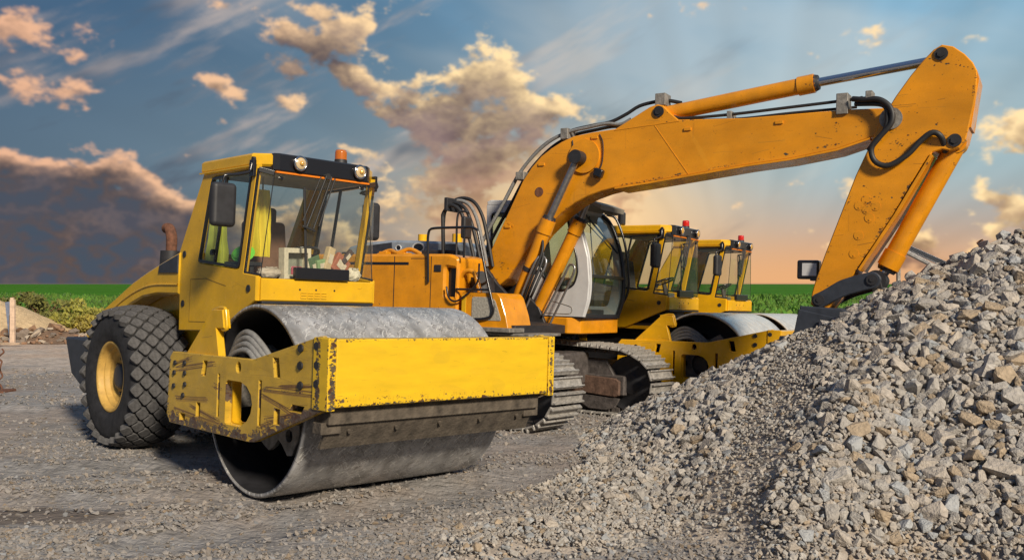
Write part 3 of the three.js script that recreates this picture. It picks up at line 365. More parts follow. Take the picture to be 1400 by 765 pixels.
    const mz = s > 0 ? 1.0 : 0.80, mx = s > 0 ? 0 : -0.2, arm = part(o, 'mirror_arm', [tube([[-0.83, 2.92, s * 0.70], [-0.82, 2.82, s * 0.73], [-0.82 + mx, 2.78, s * (mz - 0.14)], [-0.83 + mx, 2.76, s * (mz - 0.03)], [-0.84 + mx, 2.62, s * mz], [-0.84 + mx, 2.3, s * mz]], 0.014, 30, 8, 0.2), box(-0.87, -0.79, 2.78, 2.94, s * 0.675, s * 0.71)], m.black);
    const mh = part(o, 'mirror', [new RoundedBoxGeometry(0.1, 0.4, s > 0 ? 0.24 : 0.17, 3, 0.045).translate(-0.79 + mx, 2.49, s * mz)], m.dark); part(mh, 'mirror_glass', box(-0.846 + mx, -0.84 + mx, 2.32, 2.66, s * (mz - 0.09), s * (mz + 0.09), 0), m.mirror);
  }
  part(o, 'rear_window', quad([-1.84, 2.86, 0.58], [-2.31, 2.06, 0.58], [-2.31, 2.06, -0.58], [-1.84, 2.86, -0.58]), m.tinted);
  part(o, 'black_box', box(-0.715, -0.66, 1.842, 1.955, -0.31, 0.30), m.black);
  for (const z of [0.47, -0.45]) part(o, 'screen_stud', rod(V(-0.70, 2.78, z), V(-0.685, 2.78, z), 0.018, 0.018, 12), m.black);
  // wipers
  const wp = part(o, 'wiper', [rod(V(-0.68, 2.85, -0.02), V(-0.65, 2.85, -0.02), 0.03), rod(V(-0.655, 2.85, -0.0), V(-0.665, 2.33, 0.2), 0.009), rod(V(-0.655, 2.85, -0.06), V(-0.665, 2.33, 0.12), 0.009), bar(V(-0.665, 2.35, 0.24), V(-0.665, 2.31, 0.1), 0.02, 0.02)], m.cable); part(wp, 'wiper_blade', bar(V(-0.69, 2.72, 0.22), V(-0.69, 1.9, 0.17), 0.016, 0.026), m.cable);
  const wq = part(o, 'wiper', [rod(V(-0.655, 2.84, -0.1), V(-0.665, 2.36, 0.06), 0.007), rod(V(-0.655, 2.84, 0.06), V(-0.665, 2.4, 0.24), 0.006)], m.cable);
  // inside the cab
  const seat = part(o, 'driver_seat', [new RoundedBoxGeometry(0.5, 0.14, 0.5, 3, 0.05).translate(-1.5, 1.82, 0), new RoundedBoxGeometry(0.13, 0.6, 0.48, 3, 0.05).rotateZ(0.14).translate(-1.78, 2.16, 0), box(-1.65, -1.35, 1.36, 1.76, -0.18, 0.18)], opt.worn ? m.brownSeat : m.seat);
  part(seat, 'headrest', new RoundedBoxGeometry(0.1, 0.18, 0.3, 3, 0.04).translate(-1.84, 2.52, 0), m.seat);
  const col = part(o, 'steering_column', [rod(V(-0.92, 1.4, 0), V(-1.08, 2.08, 0), 0.05, 0.035), box(-0.98, -0.78, 1.4, 1.78, -0.2, 0.2, 0.02)], m.interior);
  part(col, 'steering_wheel', [new THREE.TorusGeometry(0.19, 0.016, 8, 32).rotateX(Math.PI / 2).rotateZ(0.35).translate(-1.09, 2.1, 0), bar(V(-1.26, 2.045, 0), V(-0.92, 2.16, 0), 0.03, 0.012), bar(V(-1.09, 2.1, -0.18), V(-1.09, 2.1, 0.18), 0.03, 0.012), pin(-1.18, 2.1, 0.06, 0.1, 0.018)], m.black);
  part(o, 'control_console', [box(-1.7, -1.1, 1.36, 1.92, -0.55, -0.34, 0.03), rod(V(-1.2, 1.9, -0.44), V(-1.17, 2.14, -0.44), 0.012), new THREE.SphereGeometry(0.03, 12, 8).translate(-1.17, 2.15, -0.44)], m.interior);
  part(o, 'cab_floor', box(-2.24, -0.75, 1.36, 1.40, -0.61, 0.61, 0.004), m.dark);
  part(o, 'dashboard_shelf', box(-1.02, -0.735, 1.78, 1.84, -0.6, 0.6), m.interior);
  return o;
}
const nearRoller = stand(roller({ label: 'large yellow single-drum roller with scratched side plate and plain yellow front beam', paint: mats.yellow, drum: mats.drumSteel, beacon: mats.amber, worn: true }), BASE.x, BASE.d, 0.7915);

// ---------- tracked excavator ----------
const armSheet = paintSheet(2048, 1024, ORANGE, { seed: 61, specks: 1100, scratches: 110, long: 90, dust: 0.09, cloud: 0.13, freq: 8, metres: [7.2, 3.6], at: [-0.5, 1.5], extra: (g, r, css, w, h) => {
  const X = (x) => (x + 0.5) / 7.2 * w, Y = (y) => (1 - (y - 1.5) / 3.6) * h;
  const grease = (x, y, n, s) => { for (let i = 0; i < n; i++) { const a = 6.283 * r(), q = s * Math.pow(r(), 1.4); chips(g, r, css, X(x + q * Math.cos(a)), Y(y + q * Math.sin(a)), X(x + q * Math.cos(a)) + 6, Y(y + q * Math.sin(a)) + 4, 2, 2.6, [STEELDARK, [0.03, 0.02, 0.015], RUST]); } };
  grease(5.54, 3.95, 90, 0.45); grease(5.6, 3.7, 40, 0.35); grease(6.08, 4.7, 26, 0.25); grease(6.23, 3.7, 30, 0.3); grease(2.56, 4.33, 24, 0.22); grease(1.45, 3.75, 30, 0.35); grease(4.8, 1.9, 60, 0.4); grease(5.3, 3.0, 40, 0.3); grease(0.1, 2.2, 50, 0.4); grease(4.9, 4.0, 26, 0.3);
  for (const [x0, y0, x1, y1, n, s] of [[1.95, 3.33, 5.3, 3.79, 240, 4], [5.15, 2.16, 5.95, 3.5, 160, 4], [4.66, 1.9, 5.42, 3.95, 70, 3], [5.9, 4.68, 6.45, 4.5, 50, 3], [6.45, 4.45, 6.36, 3.75, 70, 3.5], [0.2, 2.0, 1.2, 3.08, 80, 4], [2.9, 4.18, 5.4, 4.15, 80, 3]]) chips(g, r, css, X(x0), Y(y0), X(x1), Y(y1), n, s, [STEELDARK, RUST, [0.22, 0.085, 0.02]]);
  for (let i = 0; i < 26; i++) { const x = r() * w, y = r() * h, L = 20 + 70 * r(); g.strokeStyle = css([0.30, 0.13, 0.02], 0.12 + 0.15 * r()); g.lineWidth = 2 + 5 * r(); g.beginPath(); g.moveTo(x, y); g.lineTo(x + 4 * (r() - 0.5), y + L); g.stroke(); }
  for (let i = 0; i < 30; i++) { g.fillStyle = css([0.78, 0.36, 0.03], 0.10 + 0.14 * r()); g.beginPath(); g.ellipse(r() * w, r() * h, 20 + 90 * r(), 8 + 30 * r(), r() * 3, 0, 7); g.fill(); }
} });
mats.arm = P({ map: armSheet, roughness: 0.46, roughnessMap: grime, clearcoat: 0.2, clearcoatRoughness: 0.4 });
function excavator() {
  const o = thing('excavator', 'orange tracked excavator with grey cab, its long boom reaching over the gravel heap', 'excavator'), m = mats, or = m.orange;
  // tracks
  const shoeShape = join([box(-0.076, 0.076, -0.012, 0.012, -0.325, 0.325, 0.004), ...[-0.06, 0.055].map((x) => prism([[x - 0.016, 0.01], [x + 0.016, 0.01], [x + 0.009, 0.055], [x - 0.009, 0.055]], -0.32, 0.32, [], 0.002))]);
  const linkShape = join([box(-0.07, 0.07, -0.09, -0.012, -0.11, -0.07, 0.004), box(-0.07, 0.07, -0.09, -0.012, 0.07, 0.11, 0.004)]);
  const path = new THREE.CatmullRomCurve3([[1.62, 0.985], [1.3, 1.02], [0.5, 1.045], [-0.5, 1.05], [-1.3, 1.03], [-1.7, 0.98], [-2.0, 0.78], [-2.08, 0.52], [-1.97, 0.24], [-1.68, 0.07], [-1.2, 0.045], [0, 0.045], [1.2, 0.045], [1.66, 0.07], [1.95, 0.23], [2.08, 0.5], [1.99, 0.78]].map(([x, y]) => V(x, y, 0)), true, 'centripetal');
  const uc = -0.14, N = 50;
  for (const s of [1, -1]) {
    const zc = s * 1.19;
    const t = part(o, 'track', [box(-1.7, 1.55, 0.32, 0.62, -0.2, 0.2, 0.03), prism([[-1.5, 0.6], [1.35, 0.6], [1.2, 0.84], [-1.3, 0.84]], -0.16, 0.16, [], 0.02)], m.trackFrame);
    t.rotation.y = uc; t.position.set(Math.sin(uc) * zc, 0, Math.cos(uc) * zc);
    for (let i = 0; i < N; i++) { const u = i / N, p = path.getPointAt(u), d = path.getTangentAt(u); const b = shadows(new THREE.Mesh(shoeShape, m.shoe)); b.name = 'track_shoe'; b.position.copy(p); b.rotation.z = Math.atan2(d.y, d.x) + Math.PI; t.add(b); }
    part(t, 'track_chain', Array.from({ length: N }, (_, i) => { const u = i / N, p = path.getPointAt(u), d = path.getTangentAt(u); return linkShape.clone().rotateZ(Math.atan2(d.y, d.x) + Math.PI).translate(p.x, p.y, 0); }), m.trackFrame);
    part(t, 'idler_wheel', [alongZ(lathe([[0, -0.13], [0.14, -0.13], [0.16, -0.09], [0.34, -0.07], [0.4, -0.12], [0.42, -0.1], [0.42, 0.1], [0.4, 0.12], [0.34, 0.07], [0.16, 0.09], [0.14, 0.13], [0, 0.13]], 36)).translate(1.6, 0.51, 0)], m.dark);
    part(t, 'drive_sprocket', [alongZ(lathe([[0, -0.2], [0.2, -0.2], [0.25, -0.1], [0.36, -0.06], [0.38, 0], [0.36, 0.06], [0.25, 0.1], [0.2, 0.2], [0, 0.2]], 36)).translate(-1.62, 0.52, 0)], m.dark);
    for (const x of [-1.05, -0.6, -0.15, 0.3, 0.75, 1.15]) part(t, 'track_roller', alongZ(lathe([[0, -0.2], [0.1, -0.2], [0.12, -0.1], [0.15, -0.07], [0.15, 0.07], [0.12, 0.1], [0.1, 0.2], [0, 0.2]], 20)).translate(x, 0.24, 0), m.dark);
    for (const e of [1, -1]) { part(t, 'track_cover', prism([[0.1, 0.62], [1.42, 0.58], [1.5, 0.54], [1.5, 0.33], [1.42, 0.3], [0.1, 0.36]], e > 0 ? 0.21 : -0.26, e > 0 ? 0.26 : -0.21, [], 0.012), m.rustPlate); part(t, 'lower_guard', [prism([[0.5, 0.31], [1.5, 0.28], [1.42, 0.14], [1.25, 0.09], [0.95, 0.09], [0.8, 0.16], [0.62, 0.16]], e > 0 ? 0.2 : -0.24, e > 0 ? 0.24 : -0.2, [], 0.01)], m.trackFrame); }
  }
  part(o, 'undercarriage', [box(-1.0, 1.0, 0.45, 0.95, -0.95, 0.95, 0.05), rod(V(0, 0.9, 0), V(0, 1.2, 0), 0.75, 0.75, 40)], m.trackFrame);
  // revolving deck
  part(o, 'deck', [box(-2.6, 0.55, 1.16, 1.4, -1.3, 1.3, 0.02), prism([[0.5, 1.2], [0.95, 1.24], [0.95, 1.36], [0.5, 1.4]], -0.2, 1.25, [], 0.01)], m.dark);
  part(o, 'boom_mount', [prism([[-0.5, 1.38], [0.62, 1.38], [0.5, 1.62], [0.12, 1.95], [-0.1, 2.2], [-0.3, 2.15], [-0.5, 1.7]], 0.36, 0.43, [], 0.01), prism([[-0.5, 1.38], [0.62, 1.38], [0.5, 1.62], [0.12, 1.95], [-0.1, 2.2], [-0.3, 2.15], [-0.5, 1.7]], -0.23, -0.16, [], 0.01), pin(-0.1, 2.04, -0.26, 0.46, 0.08)], m.dark);
  const body = part(o, 'right_body', [prism(roundPoly([[-2.75, 1.2], [0.04, 1.2], [0.06, 2.28], [-0.1, 2.335, 0.1], [-2.75, 2.335]], 0.05), 0.62, 1.35, [roundPoly([[-0.17, 1.73], [0.0, 1.73], [0.0, 2.13], [-0.17, 2.15]], 0.03)], 0.035)], or);
  part(body, 'vent_recess', box(-0.19, 0.02, 1.71, 2.17, 1.2, 1.26, 0), m.black);
  part(body, 'body_stripe', box(-2.6, -0.82, 2.175, 2.215, 1.345, 1.354, 0), m.black);
  part(body, 'panel_gap', [box(-1.085, -1.073, 1.25, 2.3, 1.346, 1.353, 0), box(-0.42, -0.411, 1.25, 2.3, 1.346, 1.353, 0), box(-0.78, -0.5, 2.265, 2.273, 1.346, 1.353, 0)], m.dark);
  part(body, 'latch', [box(-0.36, -0.24, 2.08, 2.18, 1.345, 1.362, 0.01)], m.dark);
  part(o, 'counterweight', prismY(roundPoly([[-2.4, 1.33], [-3.0, 1.33, 0.4], [-3.25, 0.6, 0.4], [-3.25, -0.6, 0.4], [-3.0, -1.33, 0.4], [-2.4, -1.33]], 0.05, 6), 1.2, 2.3, [], 0.05), or);
  const hood = part(o, 'engine_hood', [prism(roundPoly([[-3.1, 2.3], [-3.0, 2.52], [-2.6, 2.6], [-2.0, 2.63], [-1.1, 2.6], [-0.62, 2.58], [-0.4, 2.48], [-0.32, 2.36], [-0.32, 2.3]], 0.06), -1.28, 0.2, [], 0.04)], m.paleBlue);
  part(hood, 'hood_window', [prism([[-2.75, 2.36], [-2.66, 2.53], [-2.06, 2.59], [-2.04, 2.36]], 0.196, 0.206, [], 0.002), prism([[-1.05, 2.36], [-1.05, 2.56], [-0.78, 2.56], [-0.68, 2.36]], 0.196, 0.206, [], 0.002)], m.blueBlack);
  for (const [x, y, a, b] of [[-1.92, 2.5, 0.06, 0.05], [-1.52, 2.5, 0.13, 0.085], [-1.8, 2.41, 0.07, 0.035]]) part(hood, 'hood_port', prism(circle(x, y, a, 20, b), 0.19, 0.215, [circle(x, y, a * 0.75, 20, b * 0.75)], 0.004), m.cabGrey), part(hood, 'port_hole', prism(circle(x, y, a * 0.76, 20, b * 0.76), 0.19, 0.204, [], 0), m.black);
  for (const x of [-1.96, -1.26]) part(hood, 'filter_cap', rod(V(x, 2.6, -0.5), V(x, 2.77, -0.5), 0.085, 0.085, 20), m.warmLitYellow);
  part(o, 'engine_clutter', [tube([[-2.1, 2.36, 0.5], [-1.9, 2.44, 0.45], [-1.7, 2.4, 0.5], [-1.5, 2.46, 0.45], [-1.2, 2.36, 0.5]], 0.035, 24, 8), box(-2.0, -1.85, 2.33, 2.42, 0.4, 0.6), box(-1.6, -1.45, 2.33, 2.4, 0.45, 0.65)], or);
  part(o, 'hatch_lid', [box(-2.33, -2.2, 2.33, 2.38, 0.95, 1.1), box(-1.15, -0.55, 2.33, 2.44, 0.3, 0.62, 0.02)], m.dark);
  // right-hand step with grip plate, and the pump beside the boom foot
  const step = part(o, 'step_box', prism(roundPoly([[0.12, 1.3], [0.9, 1.3], [0.85, 1.5, 0.02], [0.76, 1.74, 0.03], [0.7, 1.8, 0.02], [0.12, 1.8]], 0.03), 0.72, 1.35, [], 0.006), or);
  part(step, 'grip_plate', [prism(roundPoly([[0.3, 1.42], [0.79, 1.42], [0.68, 1.7], [0.6, 1.74], [0.3, 1.74]], 0.04), 1.348, 1.357, [], 0.003)], m.grip);
  part(step, 'foot_ledge', [box(0.3, 0.98, 1.27, 1.33, 1.05, 1.45, 0.01), box(0.5, 1.2, 1.22, 1.26, 0.4, 1.3, 0.01)], m.greySteel);
  part(step, 'step_stripe', prism([[0.13, 1.36], [0.2, 1.36], [0.2, 1.76], [0.13, 1.76]], 1.348, 1.356, [], 0.002), m.yellow);
  part(o, 'swing_motor', [rod(V(0.16, 1.7, 0.9), V(0.16, 2.02, 0.9), 0.2, 0.17, 24), rod(V(0.16, 1.95, 0.9), V(0.3, 2.02, 1.15), 0.1, 0.09, 16), box(0.0, 0.34, 1.5, 1.7, 0.7, 1.1, 0.03)], m.dark);
  part(o, 'motor_cover', [tube([[0.0, 1.75, 1.25], [0.02, 2.0, 1.25], [0.14, 2.1, 1.25], [0.27, 2.05, 1.25], [0.36, 1.8, 1.25]], 0.035, 24, 8)], or);
  // handrails
  part(o, 'handrail', [tube([[-0.44, 1.93, 1.38], [-0.47, 2.55, 1.38], [-0.44, 2.68, 1.38], [-0.3, 2.7, 1.38], [0.25, 2.7, 1.38], [0.37, 2.66, 1.38], [0.42, 2.5, 1.38], [0.55, 2.0, 1.38], [0.67, 1.6, 1.38], [0.64, 1.48, 1.38], [0.5, 1.44, 1.38], [0.33, 1.43, 1.38]], 0.019, 80, 8, 0.25), tube([[0.16, 2.7, 1.38], [0.16, 2.28, 1.38]], 0.016, 4, 8), tube([[-0.12, 1.87, 1.38], [-0.06, 1.72, 1.4], [0.06, 1.67, 1.4], [0.25, 1.78, 1.4], [0.4, 1.95, 1.38], [0.42, 2.2, 1.38]], 0.014, 30, 8), rod(V(0.04, 1.84, 1.37), V(0.6, 1.84, 1.37), 0.016)], m.black);
  // hose arches behind the boom foot
  for (let k = 0; k < 4; k++) { const z = 0.34 + 0.11 * k, e = 0.075 * k; part(o, 'hydraulic_hose', tube([[-0.92 + e, 2.32, z], [-0.95 + e, 2.85, z], [-0.9 + e * 0.8, 3.1 - e * 0.5, z], [-0.68 + e * 0.4, 3.24 - e * 0.6, z], [-0.42, 3.2 - e * 0.8, z], [-0.24 - e * 0.4, 2.98 - e * 0.6, z], [-0.12 - e * 0.5, 2.6, z], [-0.02 - e * 0.4, 2.2, z]], 0.028, 48, 8), k === 1 ? m.greyHose : m.cable); }
  part(o, 'hose_clamp', [box(-0.68, -0.62, 3.02, 3.22, 0.3, 0.72, 0.01)], m.dark);
  part(o, 'side_mirror', [tube([[-0.3, 2.3, 0.9], [-0.3, 2.9, 0.9], [-0.2, 2.98, 0.9], [-0.1, 2.95, 0.9]], 0.016, 20, 8), new RoundedBoxGeometry(0.08, 0.32, 0.2, 2, 0.03).translate(-0.14, 2.74, 0.9)], m.dark);
  // cab
  const prof = [[-0.54, 1.48], [1.19, 1.48], [1.26, 1.75], [1.275, 2.02], [1.235, 2.39], [1.13, 2.74], [1.0, 3.0], [0.85, 3.16], [0.7, 3.21], [-0.5, 3.27], [-0.58, 3.2]];
  const wnd = roundPoly([[-0.47, 3.08], [0.76, 3.0], [0.88, 2.96], [1.05, 2.4], [1.08, 2.15], [1.02, 1.96], [0.84, 1.87], [0.6, 1.92], [0.46, 2.15], [0.42, 2.3], [-0.46, 2.4]], 0.06, 3);
  const cab = part(o, 'cab', [prism(prof, -0.35, -0.3, [wnd], 0.012), prism(prof, -1.58, -1.53, [roundPoly([[-0.3, 3.06], [0.76, 3.0], [1.05, 2.6], [1.1, 2.1], [1.0, 1.65], [0.1, 1.65], [-0.3, 2.2]], 0.08, 3)], 0.012), prism([[-0.56, 3.2], [0.7, 3.15], [0.86, 3.1], [0.9, 3.14], [0.72, 3.235], [-0.5, 3.285], [-0.57, 3.26]], -1.585, -0.295, [], 0.015), box(-0.57, -0.52, 1.48, 2.3, -1.54, -0.34), box(-0.57, -0.52, 3.05, 3.2, -1.54, -0.34)], m.cabGrey);
  part(cab, 'cab_base', prismY(roundPoly([[-0.5, -0.24], [0.95, -0.24], [1.13, -0.36], [1.16, -1.6], [-0.5, -1.6]], 0.02), 1.235, 1.475, [], 0.012), or);
  part(cab, 'base_joint', box(-0.5, 1.2, 1.473, 1.493, -1.585, -0.29, 0), m.black);
  part(cab, 'panel_crease', [tube([[0.42, 1.72, -0.298], [0.6, 1.73, -0.298], [0.98, 1.64, -0.298], [1.01, 1.6, -0.298], [0.97, 1.53, -0.298], [0.5, 1.53, -0.298]], 0.006, 24, 5, 0.15)], m.greySteel);
  const sw = part(o, 'side_window', prism(wnd, -0.33, -0.325, [], 0), m.tinted); part(sw, 'window_seal', tube([...wnd, wnd[0]].map(([x, y]) => V(x, y, -0.30)), 0.018, 120, 6, 0), m.black);
  part(o, 'rear_cab_window', quad([-0.55, 2.3, -0.4], [-0.55, 3.05, -0.4], [-0.55, 3.05, -1.5], [-0.55, 2.3, -1.5]), m.tinted);
  part(o, 'door_window', prism(roundPoly([[-0.3, 3.06], [0.76, 3.0], [1.05, 2.6], [1.1, 2.1], [1.0, 1.65], [0.1, 1.65], [-0.3, 2.2]], 0.08, 3), -1.56, -1.555, [], 0), m.tinted);
  const strip = (pts) => { const g = []; for (let i = 0; i + 1 < pts.length; i++) g.push(quad([...pts[i], -0.37], [...pts[i + 1], -0.37], [...pts[i + 1], -1.51], [...pts[i], -1.51])); return g; };
  part(o, 'lower_windscreen', strip([[1.17, 1.52], [1.245, 1.75], [1.26, 2.08]]), m.tinted);
  part(o, 'windscreen', strip([[1.262, 2.12], [1.225, 2.39], [1.12, 2.74], [0.99, 2.99], [0.88, 3.1]]), m.glass);
  for (const z of [-0.345, -1.53]) part(o, 'front_pillar', tube([[1.18, 1.49, z], [1.26, 1.75, z], [1.275, 2.05, z], [1.235, 2.39, z], [1.13, 2.74, z], [1.0, 3.0, z], [0.86, 3.13, z]], z > -1 ? 0.022 : 0.034, 30, 8), z > -1 ? m.cabGrey : m.black);
  part(o, 'windscreen_bar', [box(1.255, 1.29, 2.08, 2.13, -1.53, -0.34), box(1.16, 1.2, 1.485, 1.53, -1.53, -0.34), bar(V(1.25, 2.1, -0.5), V(0.95, 3.05, -0.9), 0.015, 0.02), bar(V(0.9, 3.1, -0.5), V(1.2, 2.55, -1.2), 0.012, 0.016), bar(V(0.88, 3.12, -0.8), V(1.22, 2.5, -1.4), 0.02, 0.03)], m.black);
  part(o, 'roof_visor', [prism([[0.82, 3.18], [1.1, 3.27], [1.3, 3.19], [1.28, 3.12], [1.1, 3.2], [0.9, 3.14]], -1.45, -0.6, [], 0.01), box(1.05, 1.22, 3.1, 3.2, -1.4, -1.2, 0.02)], m.liner);
  part(o, 'grab_pole', [tube([[0.9, 3.14, -1.62], [1.03, 3.08, -1.7], [1.18, 2.71, -1.72], [1.26, 2.24, -1.72], [1.26, 1.88, -1.72], [1.11, 1.55, -1.66]], 0.02, 40, 8), new RoundedBoxGeometry(0.08, 0.22, 0.18, 2, 0.03).translate(1.06, 3.1, -1.86), rod(V(1.1, 3.0, -1.72), V(1.06, 3.0, -1.86), 0.012)], m.black);
  const st = part(o, 'operator_seat', [new RoundedBoxGeometry(0.5, 0.14, 0.5, 3, 0.05).translate(0.35, 1.95, -0.95), new RoundedBoxGeometry(0.14, 0.75, 0.5, 3, 0.06).rotateZ(0.14).translate(0.08, 2.35, -0.95), box(0.15, 0.55, 1.5, 1.9, -1.15, -0.75)], m.liner);
  part(o, 'cab_controls', [box(0.75, 1.05, 1.5, 1.6, -1.3, -0.6), rod(V(0.85, 1.6, -0.8), V(0.95, 2.1, -0.75), 0.015), rod(V(0.85, 1.6, -1.1), V(0.95, 2.1, -1.15), 0.015), box(0.3, 0.8, 1.95, 2.08, -0.62, -0.45, 0.02)], m.dark);
  part(o, 'cab_floor', box(-0.5, 1.15, 1.492, 1.51, -1.53, -0.35, 0), m.dark);
  // boom: a bent box girder
  const boomPts = [[-0.06, 1.9], [-0.24, 1.96], [-0.27, 2.1], [-0.11, 2.41], [0.14, 2.9], [0.43, 3.47], [0.57, 3.66], [0.73, 3.82], [0.9, 3.93], [1.06, 4.01], [1.26, 4.08], [1.55, 4.115], [1.91, 4.14], [2.42, 4.405], [2.53, 4.435], [2.62, 4.41], [2.7, 4.32], [2.84, 4.2], [3.77, 4.15], [5.02, 4.16], [5.47, 4.14], [5.62, 4.1], [5.68, 4.0], [5.64, 3.89], [5.5, 3.84], [5.36, 3.81], [4.92, 3.68], [4.34, 3.59], [3.79, 3.54], [2.4, 3.37], [1.94, 3.32], [1.72, 3.275], [1.5, 3.21], [1.3, 3.12], [1.08, 2.98], [0.76, 2.7], [0.46, 2.34], [0.21, 2.03], [0.08, 1.93]];
  const boom = part(o, 'boom', prism(boomPts, -0.12, 0.3, [], 0.012), m.arm);
  part(boom, 'boom_flange', [prism([[1.94, 3.32], [2.4, 3.37], [3.79, 3.54], [4.34, 3.59], [4.92, 3.68], [5.3, 3.79], [5.3, 3.765], [4.92, 3.65], [4.34, 3.562], [3.79, 3.51], [2.4, 3.34], [1.94, 3.29]], -0.16, 0.335, [], 0.004)], or);
  part(boom, 'pin_boss', [pin(1.45, 3.78, -0.2, 0.335, 0.24, 36)], or);
  part(boom, 'lug_pin', [pin(2.56, 4.33, -0.15, 0.325, 0.075), pin(2.56, 4.33, -0.13, 0.34, 0.045)], m.dark);
  part(boom, 'weld_seam', [bar(V(1.9, 4.12, 0.301), V(2.86, 4.18, 0.301), 0.008, 0.012, 0.002), bar(V(2.5, 4.15, 0.301), V(3.0, 3.46, 0.301), 0.008, 0.01, 0.002), bar(V(0.2, 2.86, 0.301), V(0.3, 2.8, 0.301), 0.01, 0.03, 0.002)], or);
  part(boom, 'cable_clip', [[0.2, 2.8], [0.75, 3.7], [1.6, 4.04], [2.98, 4.06], [4.2, 4.06]].map(([x, y]) => box(x - 0.05, x + 0.05, y - 0.02, y + 0.02, 0.298, 0.32, 0.004)), or);
  part(boom, 'hand_hole', [pin(0.72, 3.3, 0.29, 0.306, 0.07, 24)], m.rust);
  part(boom, 'boom_cable', [tube([[1.25, 4.02, 0.31], [1.28, 3.86, 0.32], [1.32, 3.74, 0.32], [1.36, 3.66, 0.34], [1.42, 3.68, 0.36]], 0.009, 20, 5), tube([[1.68, 4.08, 0.31], [1.74, 3.95, 0.32], [1.74, 3.7, 0.32], [1.7, 3.55, 0.34]], 0.008, 20, 5)], m.cable);
  const lamp = part(boom, 'work_lamp', [new RoundedBoxGeometry(0.14, 0.13, 0.1, 2, 0.03).rotateZ(-0.35).translate(1.71, 3.52, 0.37), box(1.62, 1.68, 3.46, 3.6, 0.3, 0.36)], m.black);
  for (let k = 0; k < 3; k++) { const z = -0.02 + 0.11 * k, e = 0.035 * (k === 1 ? 1.6 : 0.4); part(o, 'boom_hose', tube([[-0.3, 2.2, z], [-0.36 - e, 2.42 + e, z], [-0.2 - e, 2.74 + e, z], [0.05 - e, 3.14 + e, z], [0.35 - e, 3.62 + e, z], [0.72 - e, 3.97 + e, z], [1.07, 4.14 + e, z], [1.45, 4.2 + e, z], [1.73, 4.23 + e, z], ...(k === 1 ? [[1.98, 4.38, z], [2.18, 4.48, z], [2.43, 4.52, z], [2.6, 4.52, z], [2.8, 4.47, z]] : [[1.95, 4.22, z], [2.1, 4.28, z]])], 0.026, 70, 8), k === 2 ? m.greyHose : m.cable); }
  part(o, 'hose_bracket', [box(2.47, 2.62, 4.43, 4.6, 0.02, 0.24, 0.01), box(1.02, 1.14, 4.06, 4.22, -0.08, 0.26, 0.01), box(0.28, 0.42, 3.5, 3.62, -0.08, 0.26, 0.01)], m.greySteel);
  part(o, 'boom_pipe', [tube([[2.7, 4.28, 0.22], [2.9, 4.23, 0.22], [3.54, 4.23, 0.22], [4.3, 4.26, 0.22], [4.99, 4.29, 0.22], [5.2, 4.29, 0.3]], 0.02, 40, 8), tube([[2.7, 4.24, 0.1], [3.54, 4.19, 0.1], [4.3, 4.21, 0.1], [5.1, 4.22, 0.1]], 0.018, 30, 8)], m.cable);
  part(o, 'pipe_clamp', [box(4.9, 5.04, 4.1, 4.36, 0.12, 0.34, 0.01), box(5.26, 5.34, 4.22, 4.34, 0.26, 0.44, 0.01), box(3.5, 3.56, 4.14, 4.27, 0.05, 0.27, 0.005)], m.greySteel);
  // rams
  const ram = (name, a, b, c, z, r, rr, tone) => { const A = V(a[0], a[1], z), B = V(b[0], b[1], z), K = V(c[0], c[1], z), u = B.clone().sub(A).normalize(), q = part(o, name, [rod(A.clone().addScaledVector(u, 0.04), B, r, r, 24), rod(B.clone().addScaledVector(u, -0.22), B.clone().addScaledVector(u, -0.02), r * 1.16, r * 1.16, 24), pin(a[0], a[1], z - r * 0.9, z + r * 0.9, r * 1.05, 20)], or); part(q, 'ram_rod', [rod(B, K, rr, rr, 24)], tone); part(q, 'ram_end', [pin(c[0], c[1], z - r * 0.9, z + r * 0.9, rr * 2, 20), rod(B.clone().addScaledVector(u, -0.01), B.clone().addScaledVector(u, 0.035), r * 1.05, r * 0.9, 12)], m.dark); return q; };
  ram('stick_ram', [2.56, 4.33], [4.6, 4.57], [6.07, 4.715], 0.1, 0.105, 0.056, m.chrome);
  ram('boom_ram', [0.38, 1.45], [0.97, 2.89], [1.4, 3.75], 0.43, 0.098, 0.05, m.wornRod);
  ram('boom_ram', [0.38, 1.45], [1.12, 2.93], [1.45, 3.76], -0.26, 0.098, 0.05, m.wornRod);
  ram('bucket_ram', [6.23, 3.69], [5.49, 2.22], [5.38, 2.08], 0.1, 0.115, 0.06, m.chrome);
  part(o, 'ram_pipe', [tube([[0.52, 1.5, 0.58], [0.75, 2.05, 0.58], [0.86, 2.3, 0.56], [0.92, 2.35, 0.5], [0.98, 2.24, 0.5], [0.84, 1.9, 0.55], [0.6, 1.4, 0.56]], 0.018, 40, 8), tube([[0.62, 1.5, -0.12], [0.95, 2.1, -0.12], [1.04, 2.26, -0.12], [1.12, 2.2, -0.12], [1.02, 1.95, -0.12], [0.72, 1.35, -0.12]], 0.018, 40, 8)], m.wornRod);
  part(o, 'ram_hose', [0, 1, 2].map((k) => tube([[0.45 + 0.06 * k, 1.45, 0.3 + 0.06 * k], [0.62 + 0.05 * k, 1.7, 0.5], [0.8 + 0.03 * k, 2.05 - 0.1 * k, 0.58 + 0.02 * k], [0.93, 2.4 - 0.15 * k, 0.54], [0.9 + 0.02 * k, 2.6 - 0.2 * k, 0.48]], 0.02, 30, 7)), m.cable);
  part(o, 'ram_strap', [rod(V(0.66, 2.13, 0.43), V(0.685, 2.19, 0.43), 0.106, 0.106, 20)], m.dark);
